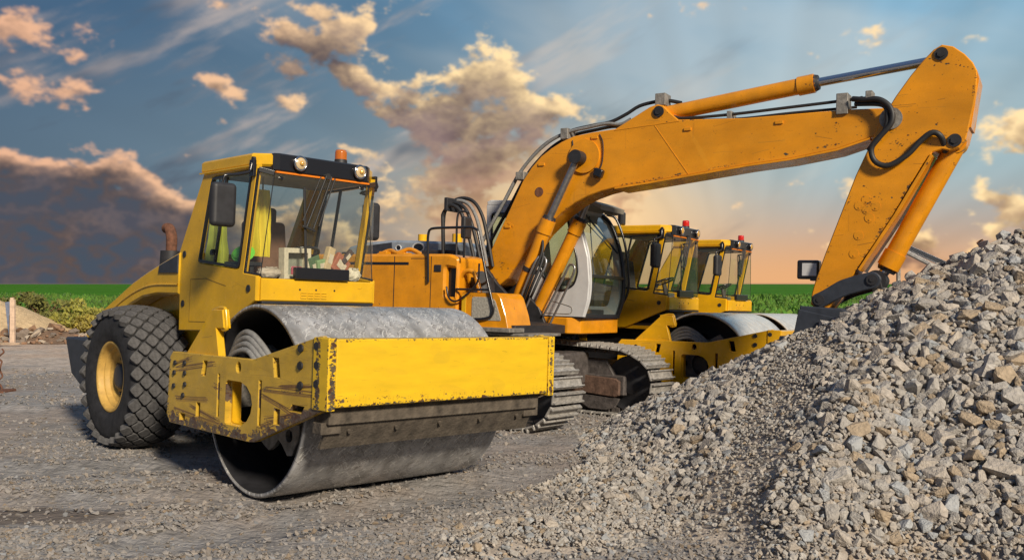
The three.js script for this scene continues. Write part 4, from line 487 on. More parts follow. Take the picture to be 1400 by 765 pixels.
  // stick
  const stickPts = [[5.99, 4.775], [6.08, 4.825], [6.2, 4.79], [6.32, 4.69], [6.41, 4.58], [6.455, 4.48], [6.45, 4.23], [6.38, 3.84], [6.35, 3.7], [6.28, 3.61], [6.18, 3.58], [6.1, 3.6], [6.0, 3.57], [5.9, 3.43], [5.78, 3.22], [5.63, 2.93], [5.46, 2.62], [5.28, 2.36], [5.15, 2.14], [4.96, 1.84], [4.86, 1.72], [4.74, 1.7], [4.65, 1.76], [4.66, 1.9], [4.7, 2.06], [4.81, 2.39], [5.15, 3.34], [5.28, 3.64], [5.42, 3.98], [5.59, 4.27], [5.75, 4.5], [5.88, 4.66]];
  const stick = part(o, 'stick', prism(stickPts, -0.11, 0.34, [], 0.012), m.arm);
  part(stick, 'stick_flange', [prism([[6.45, 4.5], [6.475, 4.4], [6.4, 3.84], [6.37, 3.84], [6.43, 4.3]], -0.13, 0.30, [], 0.004), prism([[5.98, 3.55], [5.6, 2.86], [5.2, 2.2], [5.225, 2.18], [5.64, 2.85], [6.01, 3.53]], -0.13, 0.36, [], 0.004)], or);
  for (const [x, y, r] of [[6.075, 4.715, 0.075], [6.235, 3.695, 0.075], [5.54, 4.0, 0.13]]) part(stick, 'pivot_pin', [pin(x, y, -0.15, 0.36, r, 28), pin(x, y, -0.16, 0.375, r * 0.6, 6)], r > 0.1 ? m.greySteel : m.dark);
  for (const [x, y] of [[5.29, 2.92], [5.39, 2.96], [5.32, 2.82], [5.2, 2.97], [5.2, 2.61], [5.15, 2.39], [5.28, 3.04]]) part(stick, 'mount_pad', [pin(x, y, 0.33, 0.346, 0.055, 24), pin(x, y - 0.025, 0.34, 0.353, 0.01, 8)], m.arm);
  const sl = part(stick, 'work_lamp', [new RoundedBoxGeometry(0.27, 0.24, 0.16, 2, 0.025).translate(4.57, 2.2, 0.12), box(4.6, 4.75, 2.06, 2.1, 0.05, 0.2)], m.black); part(sl, 'lamp_lens', box(4.5, 4.68, 2.12, 2.28, 0.196, 0.206, 0.004), m.cabGrey);
  part(o, 'stick_hose', [tube([[5.1, 4.27, 0.36], [5.22, 4.245, 0.4], [5.42, 4.22, 0.43], [5.55, 4.1, 0.44], [5.56, 3.93, 0.44], [5.43, 3.77, 0.43], [5.34, 3.64, 0.42], [5.38, 3.49, 0.41], [5.53, 3.43, 0.41], [5.73, 3.54, 0.41], [5.89, 3.71, 0.41], [6.01, 3.79, 0.41], [6.1, 3.73, 0.38], [6.13, 3.58, 0.25]], 0.034, 80, 10), tube([[5.12, 4.22, 0.3], [5.45, 4.16, 0.4], [5.51, 4.02, 0.42], [5.49, 3.86, 0.42], [5.37, 3.72, 0.4], [5.3, 3.62, 0.4]], 0.03, 50, 8)], m.cable);
  // tipping links and bucket
  for (const s of [1, -1]) { const z = s > 0 ? 0.36 : -0.2; const l = part(o, 'tipping_link', prism(roundPoly([[4.68, 1.78], [4.78, 1.71], [4.92, 1.8], [5.08, 1.88], [5.3, 1.95], [5.44, 1.98], [5.49, 2.1], [5.4, 2.18], [5.2, 2.13], [5.0, 2.06], [4.8, 1.93], [4.68, 1.87]], 0.05, 3), z, z + 0.07, [], 0.01), m.blueBlack); for (const [x, y] of [[4.77, 1.82], [5.38, 2.075]]) part(l, 'link_pin', [pin(x, y, z - 0.01, z + 0.09, 0.065, 24), pin(x, y, z, z + 0.1, 0.03, 6)], m.dark); }
  part(o, 'tipping_lever', [bar(V(5.38, 2.08, 0.1), V(5.52, 1.5, 0.1), 0.3, 0.12)], m.dark);
  const bk = part(o, 'bucket', [prism([[4.62, 1.74], [5.1, 1.72], [5.6, 1.5], [5.75, 1.1], [5.6, 0.75], [5.1, 0.5], [4.5, 0.45], [4.3, 0.6], [4.45, 0.6], [4.9, 0.66], [5.35, 0.85], [5.5, 1.1], [5.35, 1.38], [5.0, 1.5], [4.6, 1.5]], -0.55, 0.75, [], 0.015), prism([[4.62, 1.7], [5.6, 1.5], [5.75, 1.1], [5.6, 0.75], [4.4, 0.5]], -0.6, -0.552, [], 0.008), prism([[4.62, 1.7], [5.6, 1.5], [5.75, 1.1], [5.6, 0.75], [4.4, 0.5]], 0.752, 0.8, [], 0.008)], m.blueBlack);
  for (let k = 0; k < 5; k++) part(bk, 'bucket_tooth', prism([[4.45, 0.43], [4.1, 0.5], [4.1, 0.53], [4.45, 0.62]], -0.5 + 0.28 * k, -0.4 + 0.28 * k, [], 0.01), m.greySteel);
  return o;
}
const digger = stand(excavator(), -0.16, 14.2, 0.545);

// ---------- two rollers parked behind ----------
const rearGroup = 'parked yellow rollers with red beacons';
const rear1 = stand(roller({ label: 'yellow roller with red beacon standing next to the excavator cab', group: rearGroup, paint: mats.warmLitYellow, drum: mats.cleanDrum, beacon: mats.red, worn: false }), 3.42, 15.2, 0.575);
const rear2 = rear1.clone(); rear2.name = numbered('road_roller'); rear2.userData = { ...rear1.userData, label: 'yellow roller with red beacon, farthest from the excavator, by the green field' }; scene.add(rear2); stand(rear2, 5.06, 18.1, 0.6);

// ---------- yard, gravel heap and fields ----------
const seg = (x, d, a, b) => { const dx = b[0] - a[0], dd = b[1] - a[1], t = clamp(((x - a[0]) * dx + (d - a[1]) * dd) / (dx * dx + dd * dd)); return [Math.hypot(x - a[0] - t * dx, d - a[1] - t * dd), a[2] + t * (b[2] - a[2])]; };
const RIDGE = [[-0.85, 6.2, -0.06], [0, 8, -0.03], [1.44, 10.2, 0.18], [2.59, 11, 0.66], [3.57, 11.4, 1.4], [4.74, 11, 2.1], [5.65, 10.3, 2.62], [8, 10, 3.3], [13, 10.6, 3.5]], SPUR = [[4.5, 9.7, 1.72], [2.95, 8.1, 1.0], [2.3, 7.05, 0.52], [1.8, 6.2, 0.1]], TOE = [[2.0, 9.4, 0.34], [1.0, 8, 0.2], [0.25, 6.7, 0.16], [-0.7, 5.5, 0.04]];
function heap(x, d) {                // height of the heap above the yard, negative outside it
  let h = -9; const take = (line, k) => { for (let i = 0; i + 1 < line.length; i++) { const [r, y] = seg(x, d, line[i], line[i + 1]), q = y - k * r, t = 0.1, m = Math.max(h, q); h = m + t * t * 0.25 / (Math.abs(h - q) + t * 0.5); } };
  take(RIDGE, 0.54); take(SPUR, 0.55); take(TOE, 0.33);
  return h - 0.04 + 0.07 * noise3(x * 1.3, d * 1.3, 2.2) + 0.04 * noise3(x * 3.1, d * 3.1, 7.7);
}
const LANES = [[[-9, 8.6], [-4.4, 8.5], [-1.6, 9.6]], [[-9, 7.3], [-4.2, 7.3], [-1.9, 7.75]], [[-9, 13.5], [-5.4, 12.4], [-4.6, 11.4]], [[0.4, 9.4], [-0.6, 8.0], [-2.4, 6.2]]];
const laneAt = (x, d) => { let m = 9; for (const l of LANES) for (let i = 0; i + 1 < l.length; i++) m = Math.min(m, seg(x, d, [...l[i], 0], [...l[i + 1], 0])[0]); return m; };
const rut = (x, d) => { const q = laneAt(x, d) + 0.1 * noise3(x * 1.4, d * 1.4, 6); return -0.035 * smooth(0.34, 0.2, q) + 0.022 * Math.exp(-Math.pow((q - 0.42) / 0.09, 2)); };
const rough = (x, d) => rut(x, d) + 0.03 * noise3(x * 0.5, d * 0.5, 1) + 0.014 * noise3(x * 1.7, d * 1.7, 4) + 0.006 * noise3(x * 5, d * 5, 8);
function yardHeight(x, d) { return yardY(x, d) + rough(x, d) * smooth(60, 20, d); }
function sheet(xs, ds, fy) { const p = [], uv = [], ix = [], nx = xs.length; for (const d of ds) for (const x of xs) { p.push(x, fy(x, d), -d); uv.push(x, d); } for (let j = 0; j + 1 < ds.length; j++) for (let i = 0; i + 1 < nx; i++) { const a = j * nx + i; ix.push(a, a + 1, a + nx, a + 1, a + nx + 1, a + nx); } const g = new THREE.BufferGeometry(); g.setAttribute('position', new THREE.Float32BufferAttribute(p, 3)); g.setAttribute('uv', new THREE.Float32BufferAttribute(uv, 2)); g.setIndex(ix); g.computeVertexNormals(); return g; }
const range = (a, b, s) => { const o = []; for (let x = a; x < b - 1e-6; x += s) o.push(x); o.push(b); return o; };
// yard: packed stone dust with finer and coarser patches, a damp dark patch in front
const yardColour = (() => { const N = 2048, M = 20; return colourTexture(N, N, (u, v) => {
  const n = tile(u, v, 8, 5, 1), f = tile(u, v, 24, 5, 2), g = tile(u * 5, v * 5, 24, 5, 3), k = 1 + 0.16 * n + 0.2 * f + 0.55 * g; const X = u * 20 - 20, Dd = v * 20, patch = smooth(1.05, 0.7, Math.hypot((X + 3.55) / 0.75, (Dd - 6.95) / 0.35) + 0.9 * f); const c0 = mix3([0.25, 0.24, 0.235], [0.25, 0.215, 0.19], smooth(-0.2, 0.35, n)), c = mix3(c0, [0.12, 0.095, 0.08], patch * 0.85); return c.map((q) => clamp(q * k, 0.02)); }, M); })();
const yardBump = valueTexture(1024, 1024, (u, v) => 0.5 + 0.35 * tile(u * 2, v * 2, 24, 5, 1) + 0.2 * tile(u, v, 16, 5, 3), 3.1);
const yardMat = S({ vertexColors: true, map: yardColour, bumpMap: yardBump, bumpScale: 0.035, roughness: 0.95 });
const yardSheet = sheet([...range(-60, -14, 2), ...range(-13.8, 10, 0.16), ...range(10.4, 60, 2)], [...range(-30, 2, 1), ...range(2.15, 22, 0.16), ...range(22.4, 33, 0.4)], yardHeight);
{ const p = yardSheet.attributes.position, c = new Float32Array(p.count * 3); for (let i = 0; i < p.count; i++) { const x = p.getX(i), d = -p.getZ(i), k = smooth(0.35, 0.6, smooth(14, 24, d) * smooth(-5, -8, x) + 0.35 * noise3(x * 0.5, d * 0.9, 3) + 0.2 * noise3(x * 2, d * 3, 5)); c.set([lerp(1, 1.75, k), lerp(1, 1.55, k), lerp(1, 1.36, k)], i * 3); } yardSheet.setAttribute('color', new THREE.BufferAttribute(c, 3)); }   // paler and warmer towards the far left, edge broken up by noise
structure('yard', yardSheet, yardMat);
structure('earth', sheet([-3000, -60, 0, 60, 3000], [-3000, -30, 33, 600, 3000], () => -1.6), S({ color: C(0.16, 0.13, 0.1), roughness: 1 }));
// field: young crop in drilled rows
const fieldColour = colourTexture(1024, 1024, (u, v) => { const n = tile(u, v, 8, 5, 2), f = tile(u * 3, v * 3, 24, 5, 1), row = 0.5 + 0.5 * Math.sin(v * 6.28318 * 24 + 2.5 * n); const c = mix3([0.02, 0.07, 0.006], [0.06, 0.2, 0.014], clamp(0.5 * row + 0.5 + 0.8 * n * 0.6)); return c.map((q) => clamp(q * (1 + 0.45 * f))); }, 150);
const fieldY = (x, d) => 0.02 + 0.1 * noise3(x * 0.04, d * 0.04, 3) * smooth(34, 60, d) + 0.9 * smooth(60, 700, d);
structure('field', sheet([-3000, -1200, -600, ...range(-300, 300, 20), 600, 1200, 3000], [33, 36, 40, 45, 50, 60, 70, 80, 100, 120, 150, 200, 260, 340, 450, 600, 800, 1100, 1600, 2400, 4000], fieldY), P({ map: fieldColour, roughness: 1, specularIntensity: 0.1 }));

// stones: a few broken shapes, used again and again at other sizes and turns
const stoneShapes = (() => { const r = rng(77), out = []; for (let k = 0; k < 18; k++) { const pts = [], a = 0.75 + 0.45 * r(), b = 0.5 + 0.3 * r(), c = 0.7 + 0.35 * r(); for (let i = 0; i < 17; i++) { const z = 2 * r() - 1, t = 6.2832 * r(), s = Math.sqrt(1 - z * z), q = Math.pow(Math.max(Math.abs(s * Math.cos(t)), Math.abs(z), Math.abs(s * Math.sin(t))), -0.55) * (0.85 + 0.2 * r()); pts.push(V(a * q * s * Math.cos(t), b * q * z, c * q * s * Math.sin(t))); } const g = boxUV(new ConvexGeometry(pts)); g.computeVertexNormals(); out.push(g); } return out; })();
const stoneTone = (r, warm) => { const q = r(), k = 0.78 + 0.4 * r(); const c = q < 0.1 ? [0.37, 0.385, 0.405] : q < 0.12 + 0.1 * warm ? [0.41, 0.325, 0.235] : q < 0.4 + 0.2 * warm ? [0.435, 0.39, 0.345] : [0.44, 0.415, 0.39]; return c.map((x) => clamp(x * k * 0.95)); };
const stoneGrain = valueTexture(512, 512, (u, v) => 0.5 + 0.5 * tile(u, v, 16, 5, 2), 0.35), stoneMap = colourTexture(512, 512, (u, v) => { const n = 0.86 + 0.3 * tile(u, v, 8, 5, 1) + 0.2 * tile(u, v, 24, 5, 3); return [n, n * 0.985, n * 0.96].map((q) => clamp(q)); }, 0.6);
const scaled = (t, k) => { const c = t.clone(); c.repeat.copy(t.repeat).multiplyScalar(k); c.needsUpdate = true; return c; }, bigMap = scaled(stoneMap, 0.09), bigGrain = scaled(stoneGrain, 0.09);
const stoneMat = (c) => S({ color: C(...c), map: stoneMap, bumpMap: stoneGrain, bumpScale: 0.012, roughness: 0.93 }), bigStone = (c) => S({ color: C(...c), map: bigMap, bumpMap: bigGrain, bumpScale: 0.012, roughness: 0.93 }), smallStone = () => S({ color: C(1, 1, 1), roughness: 0.95 });
const heapThing = thing('gravel_heap', 'big heap of crushed pale grey stone with the excavator bucket buried in it', 'gravel heap');
const heapSurface = (x, d) => yardHeight(x, d) + Math.max(heap(x, d), -0.25);
{ const g = sheet(range(-2.6, 15, 0.1), range(3.6, 17, 0.1), (x, d) => yardHeight(x, d) + Math.max(heap(x, d), -0.3) - 0.03);
  part(heapThing, 'mound', Object.assign(g, { userData: { done: true } }), S({ map: mottled([0.36, 0.31, 0.265], 0.45, 35, 1.1, 9), bumpMap: yardBump, bumpScale: 0.03, roughness: 1 })); }
const gully = (x, d) => Math.min(seg(x, d, [3.35, 10.7, 0], [2.55, 8.9, 0])[0], seg(x, d, [2.55, 8.9, 0], [1.75, 7.3, 0])[0] * 0.9, seg(x, d, [1.75, 7.3, 0], [1.2, 6.2, 0])[0]);
{
  const r = rng(123), cells = new Map(), key = (i, j) => i * 4096 + j, placed = [], G = 0.12;
  const clear = (x, d, s) => { const n = Math.ceil((s + 0.17) / G), i0 = Math.floor(x / G) + 512, j0 = Math.floor(d / G); for (let i = i0 - n; i <= i0 + n; i++) for (let j = j0 - n; j <= j0 + n; j++) for (const q of cells.get(key(i, j)) ?? []) if (Math.hypot(q.x - x, q.d - d) < 0.58 * (q.s + s)) return false; return true; };
  const passes = [[1450, 1.6, 2.3], [12000, 0.95, 1.55], [52000, 0.62, 0.95], [115000, 0.38, 0.6]];
  for (const [n, lo, hi] of passes) for (let k = 0; k < n; k++) {
    const d = 4.4 + 8.6 * Math.sqrt(r()), x = -1.9 + (0.84 * d + 2.9) * r(), h = heap(x, d); if (x > 11 || h < -0.06) continue;
    const right = smooth(-0.4, 0.5, (x - 2.3) - 0.45 * (d - 7) + 0.0), toe = smooth(0.0, 0.35, h); let s = lerp(0.030, lerp(0.046, 0.060, right), toe) * lerp(lo, hi, r() * r()); const gl = gully(x, d);
    if (gl < 0.3 + 0.12 * noise3(x * 3, d * 3, 1)) { if (s > 0.028 && r() < 0.96) continue; if (r() < 0.7) continue; }
    if (h < 0.05 && r() < 0.5) continue; if (!clear(x, d, s)) continue;
    const q = { x, d, s, right, turn: r() * 6.283, tip: (r() - 0.5) * 1.1, lean: (r() - 0.5) * 1.1, shape: Math.floor(r() * stoneShapes.length), tone: stoneTone(r, 0.3 + 0.7 * right) }; placed.push(q); const kk = key(Math.floor(x / G) + 512, Math.floor(d / G)); if (!cells.has(kk)) cells.set(kk, []); cells.get(kk).push(q);
  }
  const M = new THREE.Matrix4(), slopeQ = new THREE.Quaternion(), turnQ = new THREE.Quaternion(), e = 0.12;
  const matrixOf = (q) => { const y = heapSurface(q.x, q.d), n = V(-(heapSurface(q.x + e, q.d) - y) / e, 1, (heapSurface(q.x, q.d + e) - y) / e).normalize(); slopeQ.setFromUnitVectors(V(0, 1, 0), n); turnQ.setFromEuler(new THREE.Euler(q.tip, q.turn, q.lean, 'YXZ')); return M.clone().compose(V(q.x, y + q.s * 0.12, -q.d), slopeQ.clone().multiply(turnQ), V(q.s, q.s, q.s)); };
  for (const q of placed) { const u = 700 + FOCAL * q.x / q.d; q.big = u > -60 && u < 1480 ? q.s / q.d * (heap(q.x, q.d - 0.3) > heap(q.x, q.d) + 0.05 ? 0.2 : 1) : 0; }
  placed.sort((a, b) => b.big - a.big);
  const tones = []; { const r2 = rng(9); for (let i = 0; i < 14; i++) tones.push(bigStone(stoneTone(r2, 0.6))); }
  placed.slice(0, 300).forEach((q, i) => { const b = shadows(new THREE.Mesh(stoneShapes[q.shape], tones[i % tones.length])); b.name = 'stone'; matrixOf(q).decompose(b.position, b.quaternion, b.scale); heapThing.add(b); });
  const rest = placed.slice(300), total = rest.reduce((s, q) => s + stoneShapes[q.shape].attributes.position.count, 0), pos = new Float32Array(total * 3), nor = new Float32Array(total * 3), col = new Float32Array(total * 3), uvs = new Float32Array(total * 2); let at = 0; const v = V(), nm = new THREE.Matrix3();
  for (const q of rest) { const m = matrixOf(q), g = stoneShapes[q.shape], p = g.attributes.position, n = g.attributes.normal, t = g.attributes.uv; nm.getNormalMatrix(m); for (let i = 0; i < p.count; i++, at++) { v.fromBufferAttribute(p, i).applyMatrix4(m).toArray(pos, at * 3); v.fromBufferAttribute(n, i).applyMatrix3(nm).normalize().toArray(nor, at * 3); col.set(q.tone, at * 3); uvs[at * 2] = t.getX(i) * q.s + q.x; uvs[at * 2 + 1] = t.getY(i) * q.s + q.d; } }
  const g = new THREE.BufferGeometry(); g.setAttribute('position', new THREE.BufferAttribute(pos, 3)); g.setAttribute('normal', new THREE.BufferAttribute(nor, 3)); g.setAttribute('color', new THREE.BufferAttribute(col, 3)); g.setAttribute('uv', new THREE.BufferAttribute(uvs, 2)); g.userData.done = true;
  const rm = stoneMat([1, 1, 1]); rm.vertexColors = true; const rest_ = part(heapThing, 'gravel', g, rm); rest_.userData.kind = 'stuff';
  console.log('stones', placed.length, 'triangles', total / 3);
}
{ // chips and fines between the stones of the heap
  const r = rng(432), N = 76000, im = new THREE.InstancedMesh(stoneShapes[5], smallStone(), N), m = new THREE.Matrix4(), q = new THREE.Quaternion(), c = new THREE.Color(); let n = 0;
  while (n < N) { const d = 4.4 + 8.0 * Math.sqrt(r()), x = -1.9 + (0.84 * d + 2.9) * r(), h = heap(x, d); if (h < -0.05 || x > 10.5) continue; if (gully(x, d) < 0.32 && r() < 0.6) continue; const s = 0.007 + 0.016 * r() * r(); q.setFromEuler(new THREE.Euler(r() * 6, r() * 6, r() * 6)); m.compose(V(x, yardHeight(x, d) + h - 0.01 + s * 0.4, -d), q, V(s, s, s)); im.setMatrixAt(n, m); const t = stoneTone(r, 0.5), g = gully(x, d) < 0.3 ? 0.72 : 0.9; im.setColorAt(n, c.setRGB(t[0] * g, t[1] * g * 0.98, t[2] * g * 0.95)); n++; }
  im.name = 'stone_chips'; im.userData.kind = 'stuff'; heapThing.add(shadows(im));
}
// loose gravel on the yard, thinner on the rolled lanes
{
  const r = rng(321), N = 62000, shape = (() => { const rr = rng(3), pts = []; for (let i = 0; i < 9; i++) { const z = 2 * rr() - 1, t = 6.2832 * rr(), s = Math.sqrt(1 - z * z); pts.push(V(s * Math.cos(t), 0.6 * z, 0.85 * s * Math.sin(t))); } return boxUV(new ConvexGeometry(pts)); })();
  const im = new THREE.InstancedMesh(shape, smallStone(), N), m = new THREE.Matrix4(), q = new THREE.Quaternion(), c = new THREE.Color(); let n = 0, tries = 0;
  while (n < N && tries++ < N * 6) {
    const d = 4.6 + 15 * Math.pow(r(), 1.7), x = (r() * 1.36 - 0.72) * d, lane = Math.abs(x + 2.9 + 0.5 * (d - 9)), dens = (1 - 0.55 * smooth(-3, -6, x) * smooth(9, 12, d)) * clamp(0.55 + 1.1 * noise3(x * 0.45, d * 0.6, 5) + 0.5 * noise3(x * 1.6, d * 1.6, 6)) * (d < 7.6 ? 1 : 0.75) * (0.25 + 0.75 * smooth(0.22, 0.42, laneAt(x, d) + 0.12 * noise3(x * 2, d * 2, 2)));
    if (heap(x, d) > 0.02 || r() > dens || (Math.hypot((x + 3.55) / 0.8, (d - 6.95) / 0.38) < 1 + 0.3 * noise3(x * 4, d * 4, 3) && r() < 0.85)) continue; const s = (0.008 + 0.024 * Math.pow(r(), 3)) * (d > 11 ? 1.3 : 1);
    q.setFromEuler(new THREE.Euler((r() - 0.5) * 1.2, r() * 6.28, (r() - 0.5) * 1.2)); m.compose(V(x, yardHeight(x, d) + s * 0.25, -d), q, V(s, s, s)); im.setMatrixAt(n, m); const t = stoneTone(r, 0.4); im.setColorAt(n, c.setRGB(t[0] * 0.6, t[1] * 0.585, t[2] * 0.58)); n++;
  }
  im.count = n; shadows(im); im.name = 'loose_gravel'; im.userData = { label: 'loose fine gravel scattered over the packed yard', category: 'gravel', kind: 'stuff' }; scene.add(im); console.log('pebbles', n);
}

// ---------- beyond the yard ----------
function leafTuft(seed, n, w, h, leaf) { const r = rng(seed), g = []; for (let i = 0; i < n; i++) { const a = 6.283 * r(), rad = w * Math.sqrt(r()), y = h * (0.25 + 0.75 * r()), s = leaf * (0.6 + 0.8 * r()), q = new THREE.BufferGeometry(); q.setAttribute('position', new THREE.Float32BufferAttribute([0, -s, 0, s * 0.45, 0, 0.1 * s, 0, s, 0, 0, -s, 0, 0, s, 0, -s * 0.45, 0, 0.1 * s], 3)); q.computeVertexNormals(); q.setAttribute('uv', new THREE.Float32BufferAttribute(new Array(12).fill(0), 2)); q.applyMatrix4(new THREE.Matrix4().makeRotationFromEuler(new THREE.Euler(r() * 3, r() * 6.28, r() * 3))); q.translate(rad * Math.cos(a), y, rad * Math.sin(a)); g.push(q); } return mergeGeometries(g); }
const leafMat = (c) => P({ color: C(...c), roughness: 0.9, transmission: 0.35, thickness: 0, side: THREE.DoubleSide });
function stuffCopies(name, label, category, geometry, material, placements, tints) { const im = new THREE.InstancedMesh(geometry, material, placements.length); placements.forEach((m, i) => { im.setMatrixAt(i, m); if (tints) im.setColorAt(i, tints[i]); }); im.name = name; im.userData = { label, category, kind: 'stuff' }; scene.add(shadows(im)); return im; }
{ // crop plants in rows across the near part of the field
  const r = rng(55), P_ = [], T = [], q = new THREE.Quaternion(); for (let i = 0; i < 15000; i++) { const d0 = 35 + 85 * r() * r(), d = Math.round(d0 / 0.75) * 0.75 + (r() - 0.5) * 0.24, x = (r() * 1.3 - 0.65) * d, s = 0.8 + 0.6 * r(); q.setFromEuler(new THREE.Euler(0, r() * 6.28, 0)); P_.push(new THREE.Matrix4().compose(V(x, fieldY(x, d) - 0.02, -d), q, V(s, s * (0.8 + 0.5 * r()), s))); const k = 0.7 + 0.6 * r(), w = r(); T.push(C(k * (0.8 + 0.5 * w), k, k * 0.8)); }
  stuffCopies('crop_plants', 'low green leafy crop growing in rows across the field', 'crop', leafTuft(4, 16, 0.34, 0.42, 0.16), leafMat([0.10, 0.24, 0.02]), P_, T);
  const G = [], GT = []; for (let i = 0; i < 7000; i++) { const d = 31.2 + 4.5 * r(), x = (r() * 1.3 - 0.65) * d, s = 0.7 + 0.7 * r(); q.setFromEuler(new THREE.Euler(0, r() * 6.28, 0)); G.push(new THREE.Matrix4().compose(V(x, yardHeight(x, Math.min(d, 33)) - 0.02, -d), q, V(s, s, s))); const w = r(); GT.push(C(0.8 + 0.9 * w, 0.8 + 0.5 * w, 0.8)); }
  const blades = (() => { const rr = rng(8), g = []; for (let i = 0; i < 14; i++) { const h = 0.16 + 0.26 * rr(), b = new THREE.BufferGeometry(), x = (rr() - 0.5) * 0.3, z = (rr() - 0.5) * 0.3, l = (rr() - 0.5) * 0.2; b.setAttribute('position', new THREE.Float32BufferAttribute([x - 0.012, 0, z, x + 0.012, 0, z, x + l, h, z + l * 0.5], 3)); b.computeVertexNormals(); b.setAttribute('uv', new THREE.Float32BufferAttribute([0, 0, 1, 0, 0, 1], 2)); g.push(b); } return mergeGeometries(g); })();
  stuffCopies('verge_grass', 'rough grass verge along the edge of the yard', 'grass', blades, leafMat([0.15, 0.19, 0.035]), G, GT);
}
function shrub(x, d, w, h, seed, tint, label, group) {
  const o = thing('shrub', label, 'shrub', group), r = rng(seed); o.position.set(x, yardHeight(x, Math.min(d, 33)) - 0.05, -d);
  const stems = []; for (let i = 0; i < 9; i++) { const a = 6.283 * r(), l = w * (0.3 + 0.5 * r()); stems.push(tube([[0.1 * Math.cos(a), 0, 0.1 * Math.sin(a)], [l * 0.4 * Math.cos(a), h * 0.45, l * 0.4 * Math.sin(a)], [l * Math.cos(a), h * (0.5 + 0.2 * r()), l * Math.sin(a)]], 0.012, 8, 5)); } part(o, 'stems', stems, mats.rust);
  const g = [], clumps = Array.from({ length: 22 }, () => { const a = 6.283 * r(), q = Math.sqrt(r()); return [w * 0.8 * q * Math.cos(a), h * (0.2 + 0.7 * r() * (1 - 0.35 * q)), w * 0.8 * q * Math.sin(a), 0.16 + 0.2 * r()]; });
  for (const [cx, cy, cz, cr] of clumps) { const t = leafTuft(Math.floor(r() * 1e6), 80, cr, cr * 1.5, 0.085); t.translate(cx, cy - cr * 0.7, cz); g.push(t); }
  const m = shadows(new THREE.Mesh(mergeGeometries(g), leafMat(tint))); m.name = 'foliage'; o.add(m); return o;
}
const shrubGroup = 'leafy shrubs between the rubble bank and the field';
[[-14.7, 31.6, 1.0, 1.35, 1, [0.4, 0.38, 0.06], 'broad yellow-green shrub growing right behind the marker post'], [-13.6, 32, 0.9, 1.2, 2, [0.44, 0.38, 0.06], 'golden-green shrub beside the broad one behind the marker post'], [-13.9, 31.2, 0.7, 1.0, 3, [0.44, 0.36, 0.06], 'low golden shrub in front of the taller shrubs on the rubble bank'], [-12.7, 32.2, 0.7, 0.95, 4, [0.26, 0.36, 0.06], 'small fresh green shrub between the golden shrubs and the roller'], [-11.9, 32.3, 0.6, 0.8, 5, [0.25, 0.3, 0.05], 'smallest green shrub, half hidden by the roller tyre'], [-16.6, 33, 1.0, 1.6, 6, [0.22, 0.22, 0.04], 'dark olive shrub rising behind the sand heap'], [-17.6, 33.4, 1.0, 1.7, 7, [0.2, 0.2, 0.035], 'tallest dark shrub behind the sand heap at its far side']].forEach(([x, d, w, h, seed, tint, label]) => shrub(x, d, w, h, seed, tint, label, shrubGroup));
// sand heap with the sun on its right flank
{ const g = sheet(range(-4, 4, 0.14), range(-3, 3, 0.14), (x, d) => 1.55 - 0.52 * Math.hypot(x, d * 1.2) - 0.12 * Math.exp(-x * x - d * d) + 0.06 * noise3(x * 1.6, d * 1.6, 3) + 0.03 * noise3(x * 5, d * 5, 6)); const o = shadows(new THREE.Mesh(g, S({ map: mottled([0.56, 0.41, 0.24], 0.35, 51, 1.2, 9), bumpMap: fineBump, bumpScale: 0.03, roughness: 1 }))); o.name = 'sand_heap'; o.userData = { label: 'cone-shaped heap of golden sand behind the marker post', category: 'sand heap' }; o.position.set(-17.0, yardHeight(-17, 30) - 0.02, -30.6); scene.add(o); }
{ // rubble bank: low ridge of broken clods along the yard's edge
  const o = thing('rubble_bank', 'low bank of broken brown rubble along the far edge of the yard', 'rubble'), line = (x) => 29.2 + 0.6 * noise3(x * 0.4, 2, 1), top = (x, d) => 0.42 * Math.exp(-Math.pow((d - line(x)) / 0.75, 2)) * (0.75 + 0.5 * noise3(x * 0.8, d, 4));
  const g = sheet(range(-26, -2, 0.2), range(26.8, 31.6, 0.2), (x, d) => yardHeight(x, d) + top(x, d) - 0.03); g.userData.done = true; part(o, 'bank', g, S({ map: mottled([0.20, 0.125, 0.08], 0.6, 52, 1.4, 9), bumpMap: fineBump, bumpScale: 0.03, roughness: 1 }));
  const r = rng(66), big = [], all = []; for (let i = 0; i < 1500; i++) { const x = -26 + 24 * r(), d = line(x) + (r() - 0.5) * 2.6, s = 0.05 + 0.16 * Math.pow(r(), 2.5), m = new THREE.Matrix4().compose(V(x, yardHeight(x, d) + top(x, d) + s * 0.2, -d), new THREE.Quaternion().setFromEuler(new THREE.Euler((r() - 0.5), r() * 6.28, (r() - 0.5))), V(s * 1.5, s, s * 1.2)), w = r(), c = w < 0.45 ? [0.26, 0.15, 0.09] : w < 0.8 ? [0.2, 0.16, 0.13] : [0.4, 0.33, 0.26]; (s > 0.13 ? big : all).push([m, c, Math.floor(r() * stoneShapes.length)]); }
  const tone = [bigStone([0.3, 0.18, 0.11]), bigStone([0.24, 0.19, 0.155]), bigStone([0.46, 0.38, 0.3])]; big.slice(0, 220).forEach(([m, c, k], i) => { const b = shadows(new THREE.Mesh(stoneShapes[k], tone[i % 3])); b.name = 'clod'; m.decompose(b.position, b.quaternion, b.scale); o.add(b); });
  const im = new THREE.InstancedMesh(stoneShapes[2], smallStone(), all.length); all.forEach(([m, c], i) => { im.setMatrixAt(i, m); im.setColorAt(i, C(...c)); }); im.name = 'rubble'; im.userData.kind = 'stuff'; o.add(shadows(im));
}
